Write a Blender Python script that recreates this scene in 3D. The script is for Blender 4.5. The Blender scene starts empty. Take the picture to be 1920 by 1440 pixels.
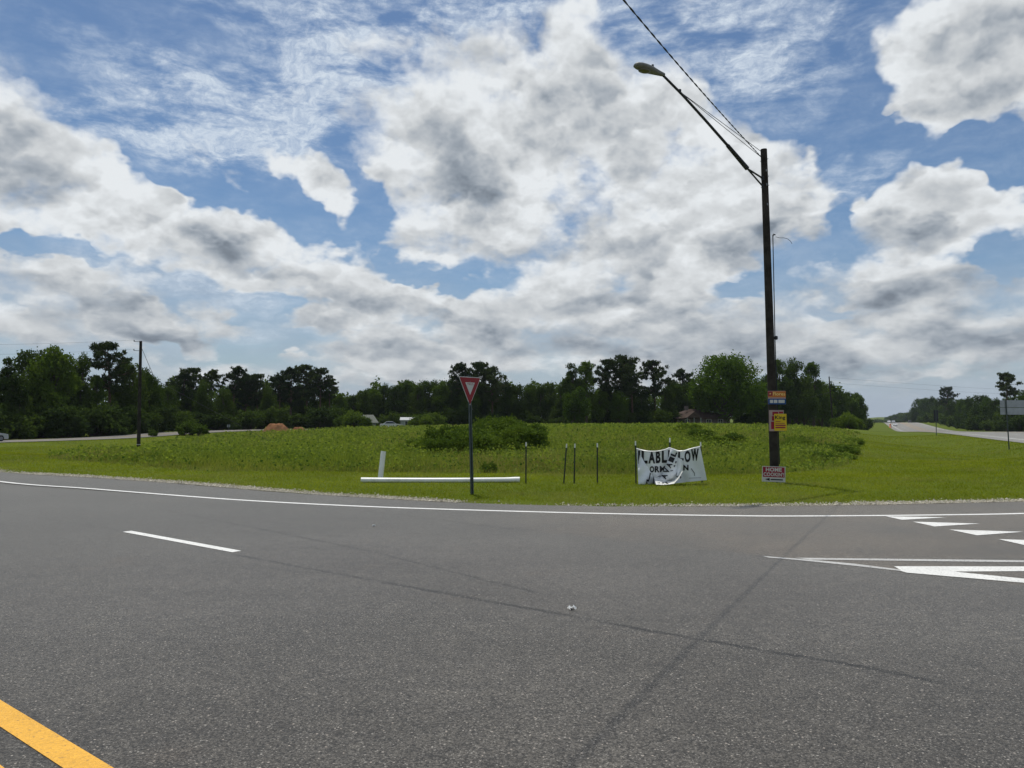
import bpy, bmesh, math, random
import numpy as np
from mathutils import Vector, Matrix, Euler

random.seed(7)
rng = np.random.default_rng(7)
scene = bpy.context.scene
COL = scene.collection

# ------------------------------------------------------------------ camera
CAM_H, FOC = 1.75, 1440.0                      # metres; focal length in pixels of a 1920 x 1440 frame
PITCH = math.atan(61.0 / FOC)
cam_data = bpy.data.cameras.new('camera')
cam_data.sensor_width = 36.0
cam_data.lens = 36.0 * FOC / 1920.0
cam_data.clip_start, cam_data.clip_end = 0.05, 9000.0
cam = bpy.data.objects.new('camera', cam_data)
cam.location = (0, 0, CAM_H)
cam.rotation_euler = (math.pi / 2 + PITCH, 0, 0)
COL.objects.link(cam)
scene.camera = cam

def ray(u, v):
    a, b = (u - 960.0) / FOC, (720.0 - v) / FOC
    return (a, math.cos(PITCH) - b * math.sin(PITCH), math.sin(PITCH) + b * math.cos(PITCH))
def G(u, v, z=0.0):
    """point of the level z seen at a pixel of the photograph"""
    r = ray(u, v); t = (z - CAM_H) / r[2]
    return (r[0] * t, r[1] * t, z)
def AT(u, v, y):
    """point at depth y seen at a pixel"""
    r = ray(u, v); t = y / r[1]
    return (r[0] * t, y, CAM_H + r[2] * t)

# ------------------------------------------------------------------ view and light
scene.view_settings.view_transform = 'Standard'
scene.view_settings.look = 'None'
scene.view_settings.exposure = 0.0
scene.view_settings.gamma = 1.0
scene.view_settings.use_curve_mapping = False
scene.cycles.max_bounces = 6
scene.cycles.diffuse_bounces = 3
scene.cycles.glossy_bounces = 3
scene.cycles.transmission_bounces = 4
scene.cycles.transparent_max_bounces = 8
scene.cycles.volume_bounces = 0
scene.cycles.caustics_reflective = False
scene.cycles.caustics_refractive = False

SUN_DIR = Vector((-1.15, 2.75, 8.9)).normalized()          # towards the sun
SUN_EL = math.asin(SUN_DIR.z)
SUN_AZ = math.atan2(SUN_DIR.x, SUN_DIR.y)
sun_data = bpy.data.lights.new('sun', 'SUN')
sun_data.energy = 3.2
sun_data.angle = math.radians(0.53)
sun_data.color = (1.0, 0.96, 0.89)
sun = bpy.data.objects.new('sun', sun_data)
sun.location = (-40, 100, 300)
sun.rotation_euler = (-SUN_DIR).to_track_quat('-Z', 'Y').to_euler()
COL.objects.link(sun)

class NT:
    """small helper to write node trees"""
    def __init__(self, tree):
        self.t = tree; self.n = tree.nodes; self.l = tree.links
    def put(self, sock, val):
        if val is None: return
        if hasattr(val, 'is_linked') or isinstance(val, bpy.types.NodeSocket): self.l.new(val, sock)
        else: sock.default_value = val
    def math(self, op, a, b=None, c=None, clamp=False):
        n = self.n.new('ShaderNodeMath'); n.operation = op; n.use_clamp = clamp
        self.put(n.inputs[0], a); self.put(n.inputs[1], b); self.put(n.inputs[2], c)
        return n.outputs[0]
    def vmath(self, op, a, b=None, scale=None):
        n = self.n.new('ShaderNodeVectorMath'); n.operation = op
        self.put(n.inputs[0], a); self.put(n.inputs[1], b)
        if scale is not None: self.put(n.inputs['Scale'], scale)
        return n.outputs['Value'] if op in ('LENGTH', 'DOT_PRODUCT', 'DISTANCE') else n.outputs['Vector']
    def xyz(self, x, y, z=0.0):
        n = self.n.new('ShaderNodeCombineXYZ')
        self.put(n.inputs[0], x); self.put(n.inputs[1], y); self.put(n.inputs[2], z)
        return n.outputs[0]
    def sep(self, v):
        n = self.n.new('ShaderNodeSeparateXYZ'); self.put(n.inputs[0], v); return n.outputs
    def mapping(self, v, loc=(0, 0, 0), rot=(0, 0, 0), scale=(1, 1, 1), kind='POINT'):
        n = self.n.new('ShaderNodeMapping'); n.vector_type = kind
        self.put(n.inputs['Vector'], v)
        n.inputs['Location'].default_value = loc; n.inputs['Rotation'].default_value = rot; n.inputs['Scale'].default_value = scale
        return n.outputs[0]
    def noise(self, v, scale=5.0, detail=4.0, rough=0.5, lac=2.0, dist=0.0, color=False, dims='3D'):
        n = self.n.new('ShaderNodeTexNoise'); n.noise_dimensions = dims
        self.put(n.inputs['Vector'], v)
        n.inputs['Scale'].default_value = scale; n.inputs['Detail'].default_value = detail
        n.inputs['Roughness'].default_value = rough; n.inputs['Lacunarity'].default_value = lac
        n.inputs['Distortion'].default_value = dist
        return n.outputs['Color'] if color else n.outputs[0]
    def voronoi(self, v, scale=5.0, feature='F1', out='Distance', rand=1.0):
        n = self.n.new('ShaderNodeTexVoronoi'); n.feature = feature
        self.put(n.inputs['Vector'], v); n.inputs['Scale'].default_value = scale
        n.inputs['Randomness'].default_value = rand
        return n.outputs[out]
    def ramp(self, x, a, b, lo=0.0, hi=1.0, smooth=True):
        n = self.n.new('ShaderNodeMapRange'); n.interpolation_type = 'SMOOTHSTEP' if smooth else 'LINEAR'
        n.clamp = True
        self.put(n.inputs[0], x)
        n.inputs[1].default_value = a; n.inputs[2].default_value = b
        self.put(n.inputs[3], lo); self.put(n.inputs[4], hi)
        return n.outputs[0]
    def mix(self, f, a, b, mode='MIX'):
        n = self.n.new('ShaderNodeMix'); n.data_type = 'RGBA'; n.blend_type = mode
        self.put(n.inputs[0], f)
        for s, v in ((n.inputs[6], a), (n.inputs[7], b)):
            if isinstance(v, (tuple, list)): s.default_value = (v[0], v[1], v[2], 1.0)
            else: self.put(s, v)
        return n.outputs[2]
    def fmix(self, f, a, b):
        n = self.n.new('ShaderNodeMix'); n.data_type = 'FLOAT'
        self.put(n.inputs[0], f); self.put(n.inputs[2], a); self.put(n.inputs[3], b)
        return n.outputs[0]

# ------------------------------------------------------------------ sky: clear blue air with drifting cumulus and cirrus
SKY_STRENGTH = 0.10
world = bpy.data.worlds.new('World')
scene.world = world
world.use_nodes = True
world.cycles.sampling_method = 'MANUAL'
world.cycles.sample_map_resolution = 512
wt = world.node_tree
wt.nodes.clear()
W = NT(wt)
sky_n = wt.nodes.new('ShaderNodeTexSky')
sky_n.sky_type = 'NISHITA'
sky_n.sun_disc = False
sky_n.sun_elevation = SUN_EL
sky_n.sun_rotation = SUN_AZ
sky_n.air_density = 1.0
sky_n.dust_density = 0.6
sky_n.ozone_density = 1.6
tc = wt.nodes.new('ShaderNodeTexCoord')
D0 = W.vmath('NORMALIZE', tc.outputs['Generated'])
dx, dy, dz = W.sep(D0)
AZ = W.math('MULTIPLY', W.math('ARCTAN2', dx, dy), 180 / math.pi)
EL = W.math('MULTIPLY', W.math('ARCSINE', dz), 180 / math.pi)
Q0 = W.xyz(AZ, EL, 0.0)

# cloud shapes get billowy edges by bending the sky coordinates
DF = W.xyz(dx, dy, W.math('MULTIPLY', W.math('POWER', W.math('MAXIMUM', dz, 0.001), 0.70), 1.35))   # flatter towards the horizon
w1 = W.vmath('SUBTRACT', W.noise(DF, 11.0, 2.0, 0.55, color=True), (0.5, 0.5, 0.5))
w2 = W.vmath('SUBTRACT', W.noise(DF, 40.0, 2.0, 0.6, color=True), (0.5, 0.5, 0.5))
QW = W.vmath('ADD', Q0, W.vmath('ADD', W.vmath('SCALE', w1, scale=5.2), W.vmath('SCALE', w2, scale=1.7)))

def blob_sum(q, items, grow=1.0, after=None):
    """sum of soft tilted ellipses on the sky; the running total rides along in z so that they are worked out one by one"""
    qs = W.sep(q)
    P2 = W.xyz(W.math('MULTIPLY', qs[0], qs[0]), W.math('MULTIPLY', qs[0], qs[1]), W.math('MULTIPLY', qs[1], qs[1]))
    total = None
    for it in items:
        u, v, ru, rv, rot, w = it
        r = ray(u, v)
        az = math.degrees(math.atan2(r[0], r[1]))
        el = math.degrees(math.atan2(r[2], math.hypot(r[0], r[1])))
        ca = math.cos(math.radians(az))
        sx = ru * math.degrees(ca * ca / FOC) * grow
        sy = rv * math.degrees(ca / FOC) * math.cos(math.radians(el)) ** 2 * grow
        c, s_ = math.cos(math.radians(-rot)), math.sin(math.radians(-rot))
        A = c * c / sx ** 2 + s_ * s_ / sy ** 2
        B = 2 * c * s_ * (1 / sx ** 2 - 1 / sy ** 2)
        C = s_ * s_ / sx ** 2 + c * c / sy ** 2
        lin = (2 * A * az + B * el, 2 * C * el + B * az)
        const = 1.0 - (A * az * az + B * az * el + C * el * el)
        prev = total if total is not None else after
        qv = W.xyz(qs[0], qs[1], 0.0 if prev is None else prev)
        n1 = W.vmath('DOT_PRODUCT', P2, (-A, -B, -C))
        n2 = W.vmath('DOT_PRODUCT', qv, (lin[0], lin[1], 1e-7))
        f = W.math('ADD', W.math('ADD', n1, n2), const, clamp=True)
        total = W.math('MULTIPLY', f, w) if total is None else W.math('MULTIPLY_ADD', f, w, total)
    return total

CUMULUS = [
    (-60, 250, 190, 180, 0, 1.2), (30, 330, 190, 160, 0, 1.0), (150, 340, 110, 90, 35, .8), (180, 400, 240, 75, 15, .8),
    (300, 430, 170, 70, 25, .9), (430, 455, 150, 75, 20, .95), (570, 510, 160, 68, 18, 1.0), (690, 535, 120, 62, 22, 1.0),
    (830, 580, 130, 42, 10, .9), (930, 565, 70, 34, 0, .7),
    (760, 280, 110, 110, 0, .8), (880, 240, 170, 160, 0, .9), (1000, 170, 140, 140, 0, .8), (1110, 110, 80, 110, 0, .8),
    (1130, 230, 130, 120, 0, .7), (890, 400, 150, 100, 0, .8), (820, 445, 100, 60, 0, .8), (1060, 380, 220, 130, 0, .8),
    (1240, 260, 150, 130, 0, .75), (1350, 220, 100, 60, 40, .6), (1290, 420, 190, 90, 0, .75), (1440, 420, 150, 68, 0, .9),
    (1460, 310, 110, 52, 10, .9), (1580, 335, 80, 30, -12, .5),
    (1800, 110, 140, 140, 0, 1.4), (1910, 80, 170, 180, 0, 1.4), (1760, 190, 100, 60, 20, .7), (1690, 200, 40, 12, -25, .6),
    (1720, 385, 130, 66, 0, 1.0), (1830, 395, 110, 62, 0, .95), (1625, 392, 50, 22, 10, .7), (1950, 420, 60, 40, 0, .6),
    (580, 322, 80, 34, 25, .7), (625, 350, 75, 44, 35, .8), (662, 390, 52, 40, 35, .7), (540, 300, 70, 20, 20, .35), (450, 335, 60, 26, 20, .35),
    (1690, 510, 130, 62, 0, .9), (1800, 570, 210, 85, 0, .85), (1180, 510, 190, 75, 0, .85), (1000, 560, 130, 45, 0, .8),
    (1080, 620, 210, 55, 0, .8), (1330, 590, 190, 60, 0, .85), (1490, 560, 110, 50, 0, .7), (1580, 660, 330, 62, 0, .8),
    (1880, 660, 200, 60, 0, .8), (930, 680, 260, 50, 0, .7), (1300, 690, 260, 50, 0, .8),
    (130, 515, 140, 42, 8, .75), (20, 530, 120, 45, 0, .6), (270, 605, 110, 40, 10, .85), (370, 640, 70, 26, 10, .8),
    (430, 590, 70, 34, 10, .7), (100, 620, 230, 60, 0, .55), (590, 605, 70, 20, 0, .7), (640, 650, 110, 34, 0, .6),
    (780, 630, 120, 46, 10, .8), (340, 700, 200, 30, 0, .5), (700, 700, 180, 40, 0, .6),
    (900, 60, 110, 40, 20, .3), (700, 110, 80, 40, 0, .3), (620, 200, 120, 60, 0, .25),
]
HOLES = [
    (375, 345, 120, 45, 15, -.9), (705, 400, 60, 55, 20, -.9), (800, 500, 62, 34, 20, -.8), (70, 458, 130, 16, 4, -.8),
    (1620, 250, 100, 120, 0, -1.0), (1880, 285, 130, 45, 0, -.9), (1860, 490, 70, 26, 10, -.8), (1575, 425, 36, 50, 0, -.7),
    (520, 655, 110, 30, 0, -.6), (1385, 532, 52, 20, 0, -.7), (280, 60, 260, 90, 0, -.9), (560, 370, 90, 40, 30, -.4),
    (1480, 130, 180, 110, 0, -.6), (1560, 590, 40, 22, 0, -.5), (480, 570, 80, 30, 20, -.5), (1190, 60, 60, 70, 0, -.4), (680, 330, 60, 22, 10, -.5),
]
DARK = [
    (20, 325, 170, 55, 5, .9), (70, 250, 90, 60, 20, .35), (890, 350, 60, 100, -35, 1.0), (820, 270, 70, 60, 20, .5), (910, 400, 40, 40, 0, .4),
    (1080, 230, 90, 75, 0, .75), (1130, 130, 35, 80, 0, .35), (990, 210, 60, 70, 0, .35), (1200, 350, 120, 60, 0, .25),
    (1440, 462, 140, 28, 0, .8), (1480, 330, 80, 26, 0, .35), (1740, 428, 140, 26, 0, .75), (1850, 110, 120, 120, 0, .55),
    (1770, 215, 90, 24, 10, .35), (1770, 530, 130, 40, 0, .6), (1650, 550, 100, 28, 0, .5), (600, 545, 130, 30, 15, .45), (410, 465, 80, 28, 10, .6),
    (150, 548, 130, 24, 8, .6), (260, 628, 90, 18, 10, .5), (1150, 575, 120, 22, 0, .45), (1200, 500, 70, 45, 0, .35), (1330, 620, 160, 24, 0, .4),
    (1620, 690, 280, 26, 0, .4), (1850, 640, 180, 26, 0, .4), (840, 600, 120, 20, 10, .5), (1000, 640, 160, 22, 0, .35), (1000, 450, 200, 30, 0, .3), (1250, 660, 200, 20, 0, .3),
]
CIRRUS = [
    (470, 210, 290, 95, -8, 1.0), (250, 125, 150, 40, 5, .6), (620, 130, 180, 90, 0, .9), (760, 50, 240, 80, 0, .85), (420, 20, 100, 40, 0, .5),
    (1340, 70, 230, 110, 15, .9), (1560, 30, 90, 30, -15, .6), (330, 250, 230, 60, -5, .8), (1440, 170, 110, 60, 10, .5), (100, 430, 170, 20, 4, .8),
    (980, 40, 180, 70, 0, .7), (560, 270, 170, 36, 0, .7), (1640, 60, 50, 40, 0, .35), (560, 630, 160, 26, 4, .5),
    (1610, 330, 90, 36, -12, .7), (360, 510, 220, 40, 4, .6), (450, 540, 160, 36, 4, .5),
]
S_cum = blob_sum(QW, CUMULUS + HOLES, 1.22)
QS = W.vmath('ADD', Q0, W.vmath('SCALE', w1, scale=4.2))
S_dark = blob_sum(QS, DARK, 1.25, S_cum)
S_cir = blob_sum(QW, CIRRUS, 1.3, S_dark)
S_veil = blob_sum(QS, [(130, 575, 400, 110, 0, .9), (470, 520, 240, 60, 10, .5), (1150, 640, 500, 80, 0, .7), (1750, 630, 330, 100, 0, .9), (1300, 560, 400, 90, 0, .4), (380, 690, 400, 50, 0, .5)], 1.2, S_cir)

# where the layout says nothing (all round the sky) the same kind of cloud goes on
FLD = W.noise(DF, 3.1, 2.0, 0.5)
WILD = W.ramp(W.math('ABSOLUTE', AZ), 36.0, 46.0)
WILD = W.math('MAXIMUM', WILD, W.ramp(EL, 29.0, 36.0))
S_wild = W.ramp(FLD, 0.40, 0.62, -0.2, 1.0)
S_all = W.math('ADD', S_cum, W.math('MULTIPLY', WILD, S_wild))

# billows: a far bank of cloud and nearer puffs in front of it, each lit from above
SOFT = W.math('TANH', W.math('MULTIPLY', S_all, 1.15))
B1 = W.noise(DF, 8.0, 9.0, 0.58, 2.1, 0.1)
DFW = W.vmath('ADD', DF, W.vmath('ADD', W.vmath('SCALE', w2, scale=0.045), W.vmath('SCALE', w1, scale=0.05)))
def puffs(v):
    a = W.voronoi(v, 15.0, 'F1'); b = W.voronoi(v, 37.0, 'F1')
    return W.math('MULTIPLY_ADD', b, 0.42, a)
PF1 = puffs(DFW)
PF2 = puffs(W.vmath('ADD', DFW, (-0.002, 0.002, 0.014)))       # a step towards the sun
DENS = W.math('ADD', W.math('SUBTRACT', SOFT, 0.33), W.math('MULTIPLY', W.math('SUBTRACT', B1, 0.5), 1.9))
DENS = W.math('ADD', DENS, W.math('MULTIPLY', W.math('SUBTRACT', 0.62, PF1), 0.45))
ALPHA = W.ramp(DENS, -0.22, 0.44)
THICK = W.ramp(DENS, 0.1, 0.9)
R1 = W.noise(DF, 10.0, 5.0, 0.47, 2.1, 0.1)
R2 = W.noise(W.vmath('ADD', DF, (-0.005, 0.004, 0.026)), 10.0, 5.0, 0.47, 2.1, 0.1)     # a step towards the sun
RELIEF = W.math('MULTIPLY', W.math('SUBTRACT', R1, R2), 0.95)
D2 = W.math('ADD', W.math('SUBTRACT', SOFT, 0.62), W.math('MULTIPLY', W.math('SUBTRACT', R1, 0.5), 2.6))
D2 = W.math('ADD', D2, W.math('MULTIPLY', W.math('SUBTRACT', B1, 0.5), 0.9))
A2_ = W.ramp(D2, 0.0, 0.30)
RIM = W.math('MULTIPLY', A2_, W.ramp(D2, 0.75, 0.10))
LOWER = W.ramp(EL, 15.0, 1.0)                                # distant clouds are seen through more air
shade = W.math('MULTIPLY', W.math('TANH', S_dark), -0.46)
shade = W.math('ADD', shade, W.math('MULTIPLY', THICK, -0.14))
shade = W.math('ADD', shade, RELIEF)
shade = W.math('ADD', shade, W.math('MULTIPLY', W.math('SUBTRACT', PF2, PF1), W.ramp(EL, 2.0, 14.0, 0.20, 0.46)))
shade = W.math('ADD', shade, W.math('MULTIPLY', RIM, 0.10))
shade = W.math('ADD', shade, W.math('MULTIPLY', LOWER, -0.26))
LUM = W.math('MAXIMUM', W.math('ADD', 0.87, shade), 0.27)
LUM = W.math('MINIMUM', LUM, 0.93)
k = 1.0 / SKY_STRENGTH
c_hi, c_lo = (0.95 * k, 0.99 * k, 1.02 * k), (0.80 * k, 0.94 * k, 1.12 * k)
tone = W.mix(W.ramp(LUM, 0.22, 0.75), c_lo, c_hi)
cloud_col = W.vmath('SCALE', tone, scale=W.math('MULTIPLY', LUM, 0.90))

# thin cirrus in ripples
QR = W.mapping(Q0, (0, 0, 0), (0, 0, math.radians(12)), (0.34, 1.0, 1.0))
rip = W.noise(W.vmath('ADD', QR, W.vmath('SCALE', w1, scale=0.8)), 0.55, 8.0, 0.62, 2.1, 0.0)
CIRA = W.math('MULTIPLY', W.math('ADD', W.math('MULTIPLY', S_cir, 1.25), W.math('MULTIPLY_ADD', WILD, 0.15, 0.20)), W.ramp(rip, 0.34, 0.72))
rip2 = W.noise(W.vmath('MULTIPLY', QW, (0.5, 1.0, 1.0)), 1.5, 5.0, 0.65, 2.2, 0.0)
CIRA = W.math('MULTIPLY', W.math('MINIMUM', CIRA, 1.0), W.ramp(rip2, 0.25, 0.72, 0.40, 0.98))
# pale veil low over the horizon
band = W.noise(W.vmath('MULTIPLY', Q0, (0.10, 0.55, 1.0)), 1.0, 6.0, 0.55, 2.0, 0.4)
VEIL = W.math('MULTIPLY', W.ramp(EL, 15.0, 1.5), W.ramp(band, 0.25, 0.65, 0.35, 0.92))
blue = W.mix(1.0, sky_n.outputs[0], (0.64, 0.75, 0.84), 'MULTIPLY')
VEIL = W.math('MAXIMUM', W.math('MULTIPLY', VEIL, 0.8), W.math('MULTIPLY', W.math('MINIMUM', S_veil, 1.0), W.ramp(band, 0.2, 0.65, 0.45, 0.95)))
VEIL = W.math('MAXIMUM', VEIL, W.ramp(EL, 6.5, 0.5, 0.0, 0.92))
col = W.mix(VEIL, blue, (0.375 * k, 0.44 * k, 0.53 * k))
col = W.mix(CIRA, col, (0.66 * k, 0.74 * k, 0.83 * k))
col = W.mix(ALPHA, col, cloud_col)
bg = wt.nodes.new('ShaderNodeBackground')
bg.inputs['Strength'].default_value = SKY_STRENGTH
wt.links.new(col, bg.inputs['Color'])
wo = wt.nodes.new('ShaderNodeOutputWorld')
wt.links.new(bg.outputs[0], wo.inputs['Surface'])

# ------------------------------------------------------------------ mesh helpers
def tag(o, label=None, cat=None, group=None, kind=None):
    if label: o['label'] = label
    if cat: o['category'] = cat
    if group: o['group'] = group
    if kind: o['kind'] = kind
    return o
def empty(name, loc=(0, 0, 0), rz=0.0, scale=None):
    o = bpy.data.objects.new(name, None)
    o.location = loc; o.rotation_euler = (0, 0, rz); o.empty_display_size = 0.2
    if scale: o.scale = scale
    COL.objects.link(o)
    return o
class MB:
    """collects shapes and links them as one mesh object"""
    def __init__(self): self.v = []; self.f = []; self.sm = []
    def add(self, verts, faces, smooth=False):
        k = len(self.v); self.v += [tuple(p) for p in verts]
        self.f += [tuple(i + k for i in f) for f in faces]; self.sm += [smooth] * len(faces)
        return self
    def box(self, c, s, rot=None):
        hx, hy, hz = s[0] / 2, s[1] / 2, s[2] / 2
        P = [Vector((x, y, z)) for z in (-hz, hz) for y in (-hy, hy) for x in (-hx, hx)]
        if rot is not None: P = [rot @ p for p in P]
        P = [p + Vector(c) for p in P]
        return self.add(P, [(0, 2, 3, 1), (4, 5, 7, 6), (0, 1, 5, 4), (2, 6, 7, 3), (0, 4, 6, 2), (1, 3, 7, 5)])
    def bevel_box(self, c, s, r, rot=None):
        bm = bmesh.new(); bmesh.ops.create_cube(bm, size=1.0)
        for v in bm.verts: v.co = Vector((v.co.x * s[0], v.co.y * s[1], v.co.z * s[2]))
        bmesh.ops.bevel(bm, geom=bm.edges[:], offset=r, segments=2, affect='EDGES')
        bm.verts.index_update()
        P = [(rot @ v.co if rot is not None else v.co) + Vector(c) for v in bm.verts]
        F = [[v.index for v in f.verts] for f in bm.faces]
        bm.free()
        return self.add(P, F, False)
    def tube(self, path, rad, n=10, caps=True, smooth=True):
        path = [Vector(p) for p in path]
        rad = list(rad) if hasattr(rad, '__len__') else [rad] * len(path)
        V, F = [], []
        up = None
        for i, p in enumerate(path):
            t = (path[min(i + 1, len(path) - 1)] - path[max(i - 1, 0)]).normalized()
            if up is None:
                up = Vector((0, 0, 1)) if abs(t.z) < 0.9 else Vector((1, 0, 0))
            a = t.cross(up).normalized(); b = a.cross(t).normalized(); up = b
            for k in range(n):
                an = 2 * math.pi * k / n
                V.append(p + (a * math.cos(an) + b * math.sin(an)) * rad[i])
        for i in range(len(path) - 1):
            for k in range(n):
                F.append((i * n + k, i * n + (k + 1) % n, (i + 1) * n + (k + 1) % n, (i + 1) * n + k))
        self.add(V, F, smooth)
        if caps:
            self.add(V[:n], [tuple(reversed(range(n)))]); self.add(V[-n:], [tuple(range(n))])
        return self
    def prism(self, pts, depth, xf):
        """flat outline (x, z) given thickness along y, moved by the function xf"""
        n = len(pts)
        V = [xf(x, -depth / 2, z) for x, z in pts] + [xf(x, depth / 2, z) for x, z in pts]
        F = [tuple(range(n)), tuple(reversed(range(n, 2 * n)))] + [(i, i + n, (i + 1) % n + n, (i + 1) % n) for i in range(n)]
        return self.add(V, F)
    def build(self, name, mat, parent=None):
        me = bpy.data.meshes.new(name)
        me.from_pydata(self.v, [], self.f)
        me.polygons.foreach_set('use_smooth', self.sm)
        me.validate(); me.update()
        o = bpy.data.objects.new(name, me)
        COL.objects.link(o)
        if mat is not None: me.materials.append(mat)
        if parent is not None: o.parent = parent
        return o
def fast_mesh(name, V, F, mat, color=None, smooth=False):
    """numpy arrays straight into a mesh; F is (n, 3) or (n, 4)"""
    me = bpy.data.meshes.new(name)
    V = np.asarray(V, np.float32); F = np.asarray(F, np.int32)
    me.vertices.add(len(V)); me.vertices.foreach_set('co', V.ravel())
    k = F.shape[1]
    me.loops.add(F.size); me.loops.foreach_set('vertex_index', F.ravel())
    me.polygons.add(len(F)); me.polygons.foreach_set('loop_start', np.arange(0, F.size, k, dtype=np.int32))
    me.polygons.foreach_set('use_smooth', np.full(len(F), smooth, bool))
    if color is not None:
        at = me.color_attributes.new('tint', 'FLOAT_COLOR', 'POINT')
        c = np.ones((len(V), 4), np.float32); c[:, :3] = color
        at.data.foreach_set('color', c.ravel())
    me.update(calc_edges=True)
    if mat is not None: me.materials.append(mat)
    return me
def link(name, me, parent=None):
    o = bpy.data.objects.new(name, me); COL.objects.link(o)
    if parent is not None: o.parent = parent
    return o
def copy_tree(o, parent=None):
    c = o.copy(); COL.objects.link(c); c.parent = parent
    for ch in [x for x in bpy.data.objects if x.parent == o]: copy_tree(ch, c)
    return c
def vnoise(x, y, scale, seed=0):
    r = np.random.default_rng(seed); T = r.random((64, 64))
    X, Y = np.asarray(x) * scale, np.asarray(y) * scale
    i, j = np.floor(X).astype(int), np.floor(Y).astype(int)
    fx, fy = X - i, Y - j
    fx = fx * fx * (3 - 2 * fx); fy = fy * fy * (3 - 2 * fy)
    g = lambda a, b: T[a % 64, b % 64]
    return (g(i, j) * (1 - fx) + g(i + 1, j) * fx) * (1 - fy) + (g(i, j + 1) * (1 - fx) + g(i + 1, j + 1) * fx) * fy
def sstep(a, b, x):
    t = np.clip((np.asarray(x, float) - a) / (b - a), 0, 1); return t * t * (3 - 2 * t)
def inside(poly, x, y):
    poly = np.asarray(poly, float); x = np.asarray(x, float); y = np.asarray(y, float)
    r = np.zeros(x.shape, bool); n = len(poly)
    for i in range(n):
        x1, y1 = poly[i][:2]; x2, y2 = poly[(i + 1) % n][:2]
        c = (y1 > y) != (y2 > y)
        with np.errstate(divide='ignore', invalid='ignore'):
            r ^= c & (x < (x2 - x1) * (y - y1) / (y2 - y1 + 1e-12) + x1)
    return r
def pdist(poly, x, y, closed=True):
    poly = np.asarray(poly, float)[:, :2]; P = np.stack([np.asarray(x, float), np.asarray(y, float)], -1)
    d = np.full(P.shape[:-1], 1e9)
    for i in range(len(poly) if closed else len(poly) - 1):
        a, b = poly[i], poly[(i + 1) % len(poly)]
        ba = b - a
        h = np.clip(((P - a) @ ba) / (ba @ ba + 1e-12), 0, 1)
        d = np.minimum(d, np.linalg.norm(P - a - h[..., None] * ba, axis=-1))
    return d
def smooth_line(pts, n=8):
    """Catmull-Rom through the points"""
    P = [np.array(p, float) for p in pts]; P = [2 * P[0] - P[1]] + P + [2 * P[-1] - P[-2]]
    out = []
    for i in range(1, len(P) - 2):
        for k in range(n):
            t = k / n
            out.append(0.5 * (2 * P[i] + (P[i + 1] - P[i - 1]) * t + (2 * P[i - 1] - 5 * P[i] + 4 * P[i + 1] - P[i + 2]) * t * t
                              + (3 * P[i] - P[i - 1] - 3 * P[i + 1] + P[i + 2]) * t ** 3))
    out.append(P[-2])
    return out

# ------------------------------------------------------------------ materials
def new_mat(name):
    m = bpy.data.materials.new(name); m.use_nodes = True
    t = m.node_tree; t.nodes.clear()
    out = t.nodes.new('ShaderNodeOutputMaterial')
    return m, NT(t), out
def pos(N): return N.n.new('ShaderNodeNewGeometry').outputs['Position']
def objco(N): return N.n.new('ShaderNodeTexCoord').outputs['Object']
def principled(N, out, color, rough=0.6, spec=0.3, metal=0.0, normal=None):
    b = N.n.new('ShaderNodeBsdfPrincipled')
    if isinstance(color, (tuple, list)): b.inputs['Base Color'].default_value = (*color[:3], 1)
    else: N.l.new(color, b.inputs['Base Color'])
    N.put(b.inputs['Roughness'], rough)
    b.inputs['Specular IOR Level'].default_value = spec; b.inputs['Metallic'].default_value = metal
    if normal is not None: N.l.new(normal, b.inputs['Normal'])
    N.l.new(b.outputs[0], out.inputs['Surface'])
    return b
def bump(N, h, strength=0.3, dist=0.01):
    b = N.n.new('ShaderNodeBump'); b.inputs['Strength'].default_value = strength; b.inputs['Distance'].default_value = dist
    N.l.new(h, b.inputs['Height']); return b.outputs[0]
def plain(name, c, rough=0.6, spec=0.3, metal=0.0, var=0.15, scale=6.0, bmp=0.0, dirt=None):
    m, N, out = new_mat(name)
    p = objco(N)
    n = N.noise(p, scale, 5.0, 0.6)
    c2 = tuple(x * (1 - var) for x in c); c3 = tuple(min(1, x * (1 + var)) for x in c)
    col = N.mix(N.ramp(n, 0.3, 0.7), c2, c3)
    if dirt: col = N.mix(N.ramp(N.noise(p, scale * 0.35, 6.0, 0.65), 0.48, 0.72, 0.0, 0.8), col, dirt)
    nr = bump(N, N.noise(p, scale * 6, 4.0), bmp, 0.004) if bmp else None
    principled(N, out, col, rough, spec, metal, nr)
    return m
def leaf_mat(name, c1, c2, trans=0.35, rough=0.6, gloss=0.05):
    m, N, out = new_mat(name)
    g = N.n.new('ShaderNodeNewGeometry')
    oi = N.n.new('ShaderNodeObjectInfo')
    t = N.math('ADD', N.math('MULTIPLY', g.outputs['Random Per Island'], 0.55), N.math('MULTIPLY', N.noise(g.outputs['Position'], 0.45, 3.0), 0.55))
    col = N.mix(N.math('MULTIPLY', t, 0.95), c1, c2)
    col = N.mix(N.math('MULTIPLY', oi.outputs['Random'], 0.5), col, (c1[0] * .8, c1[1] * 0.75, c1[2] * .9))
    col = N.mix(N.ramp(oi.outputs['Random'], 0.72, 0.0, 0.0, 0.35), col, (c2[0] * 1.15, c2[1] * 1.1, c2[2] * .8))
    shader(N, out, col, trans, gloss, rough)
    return m
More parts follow.
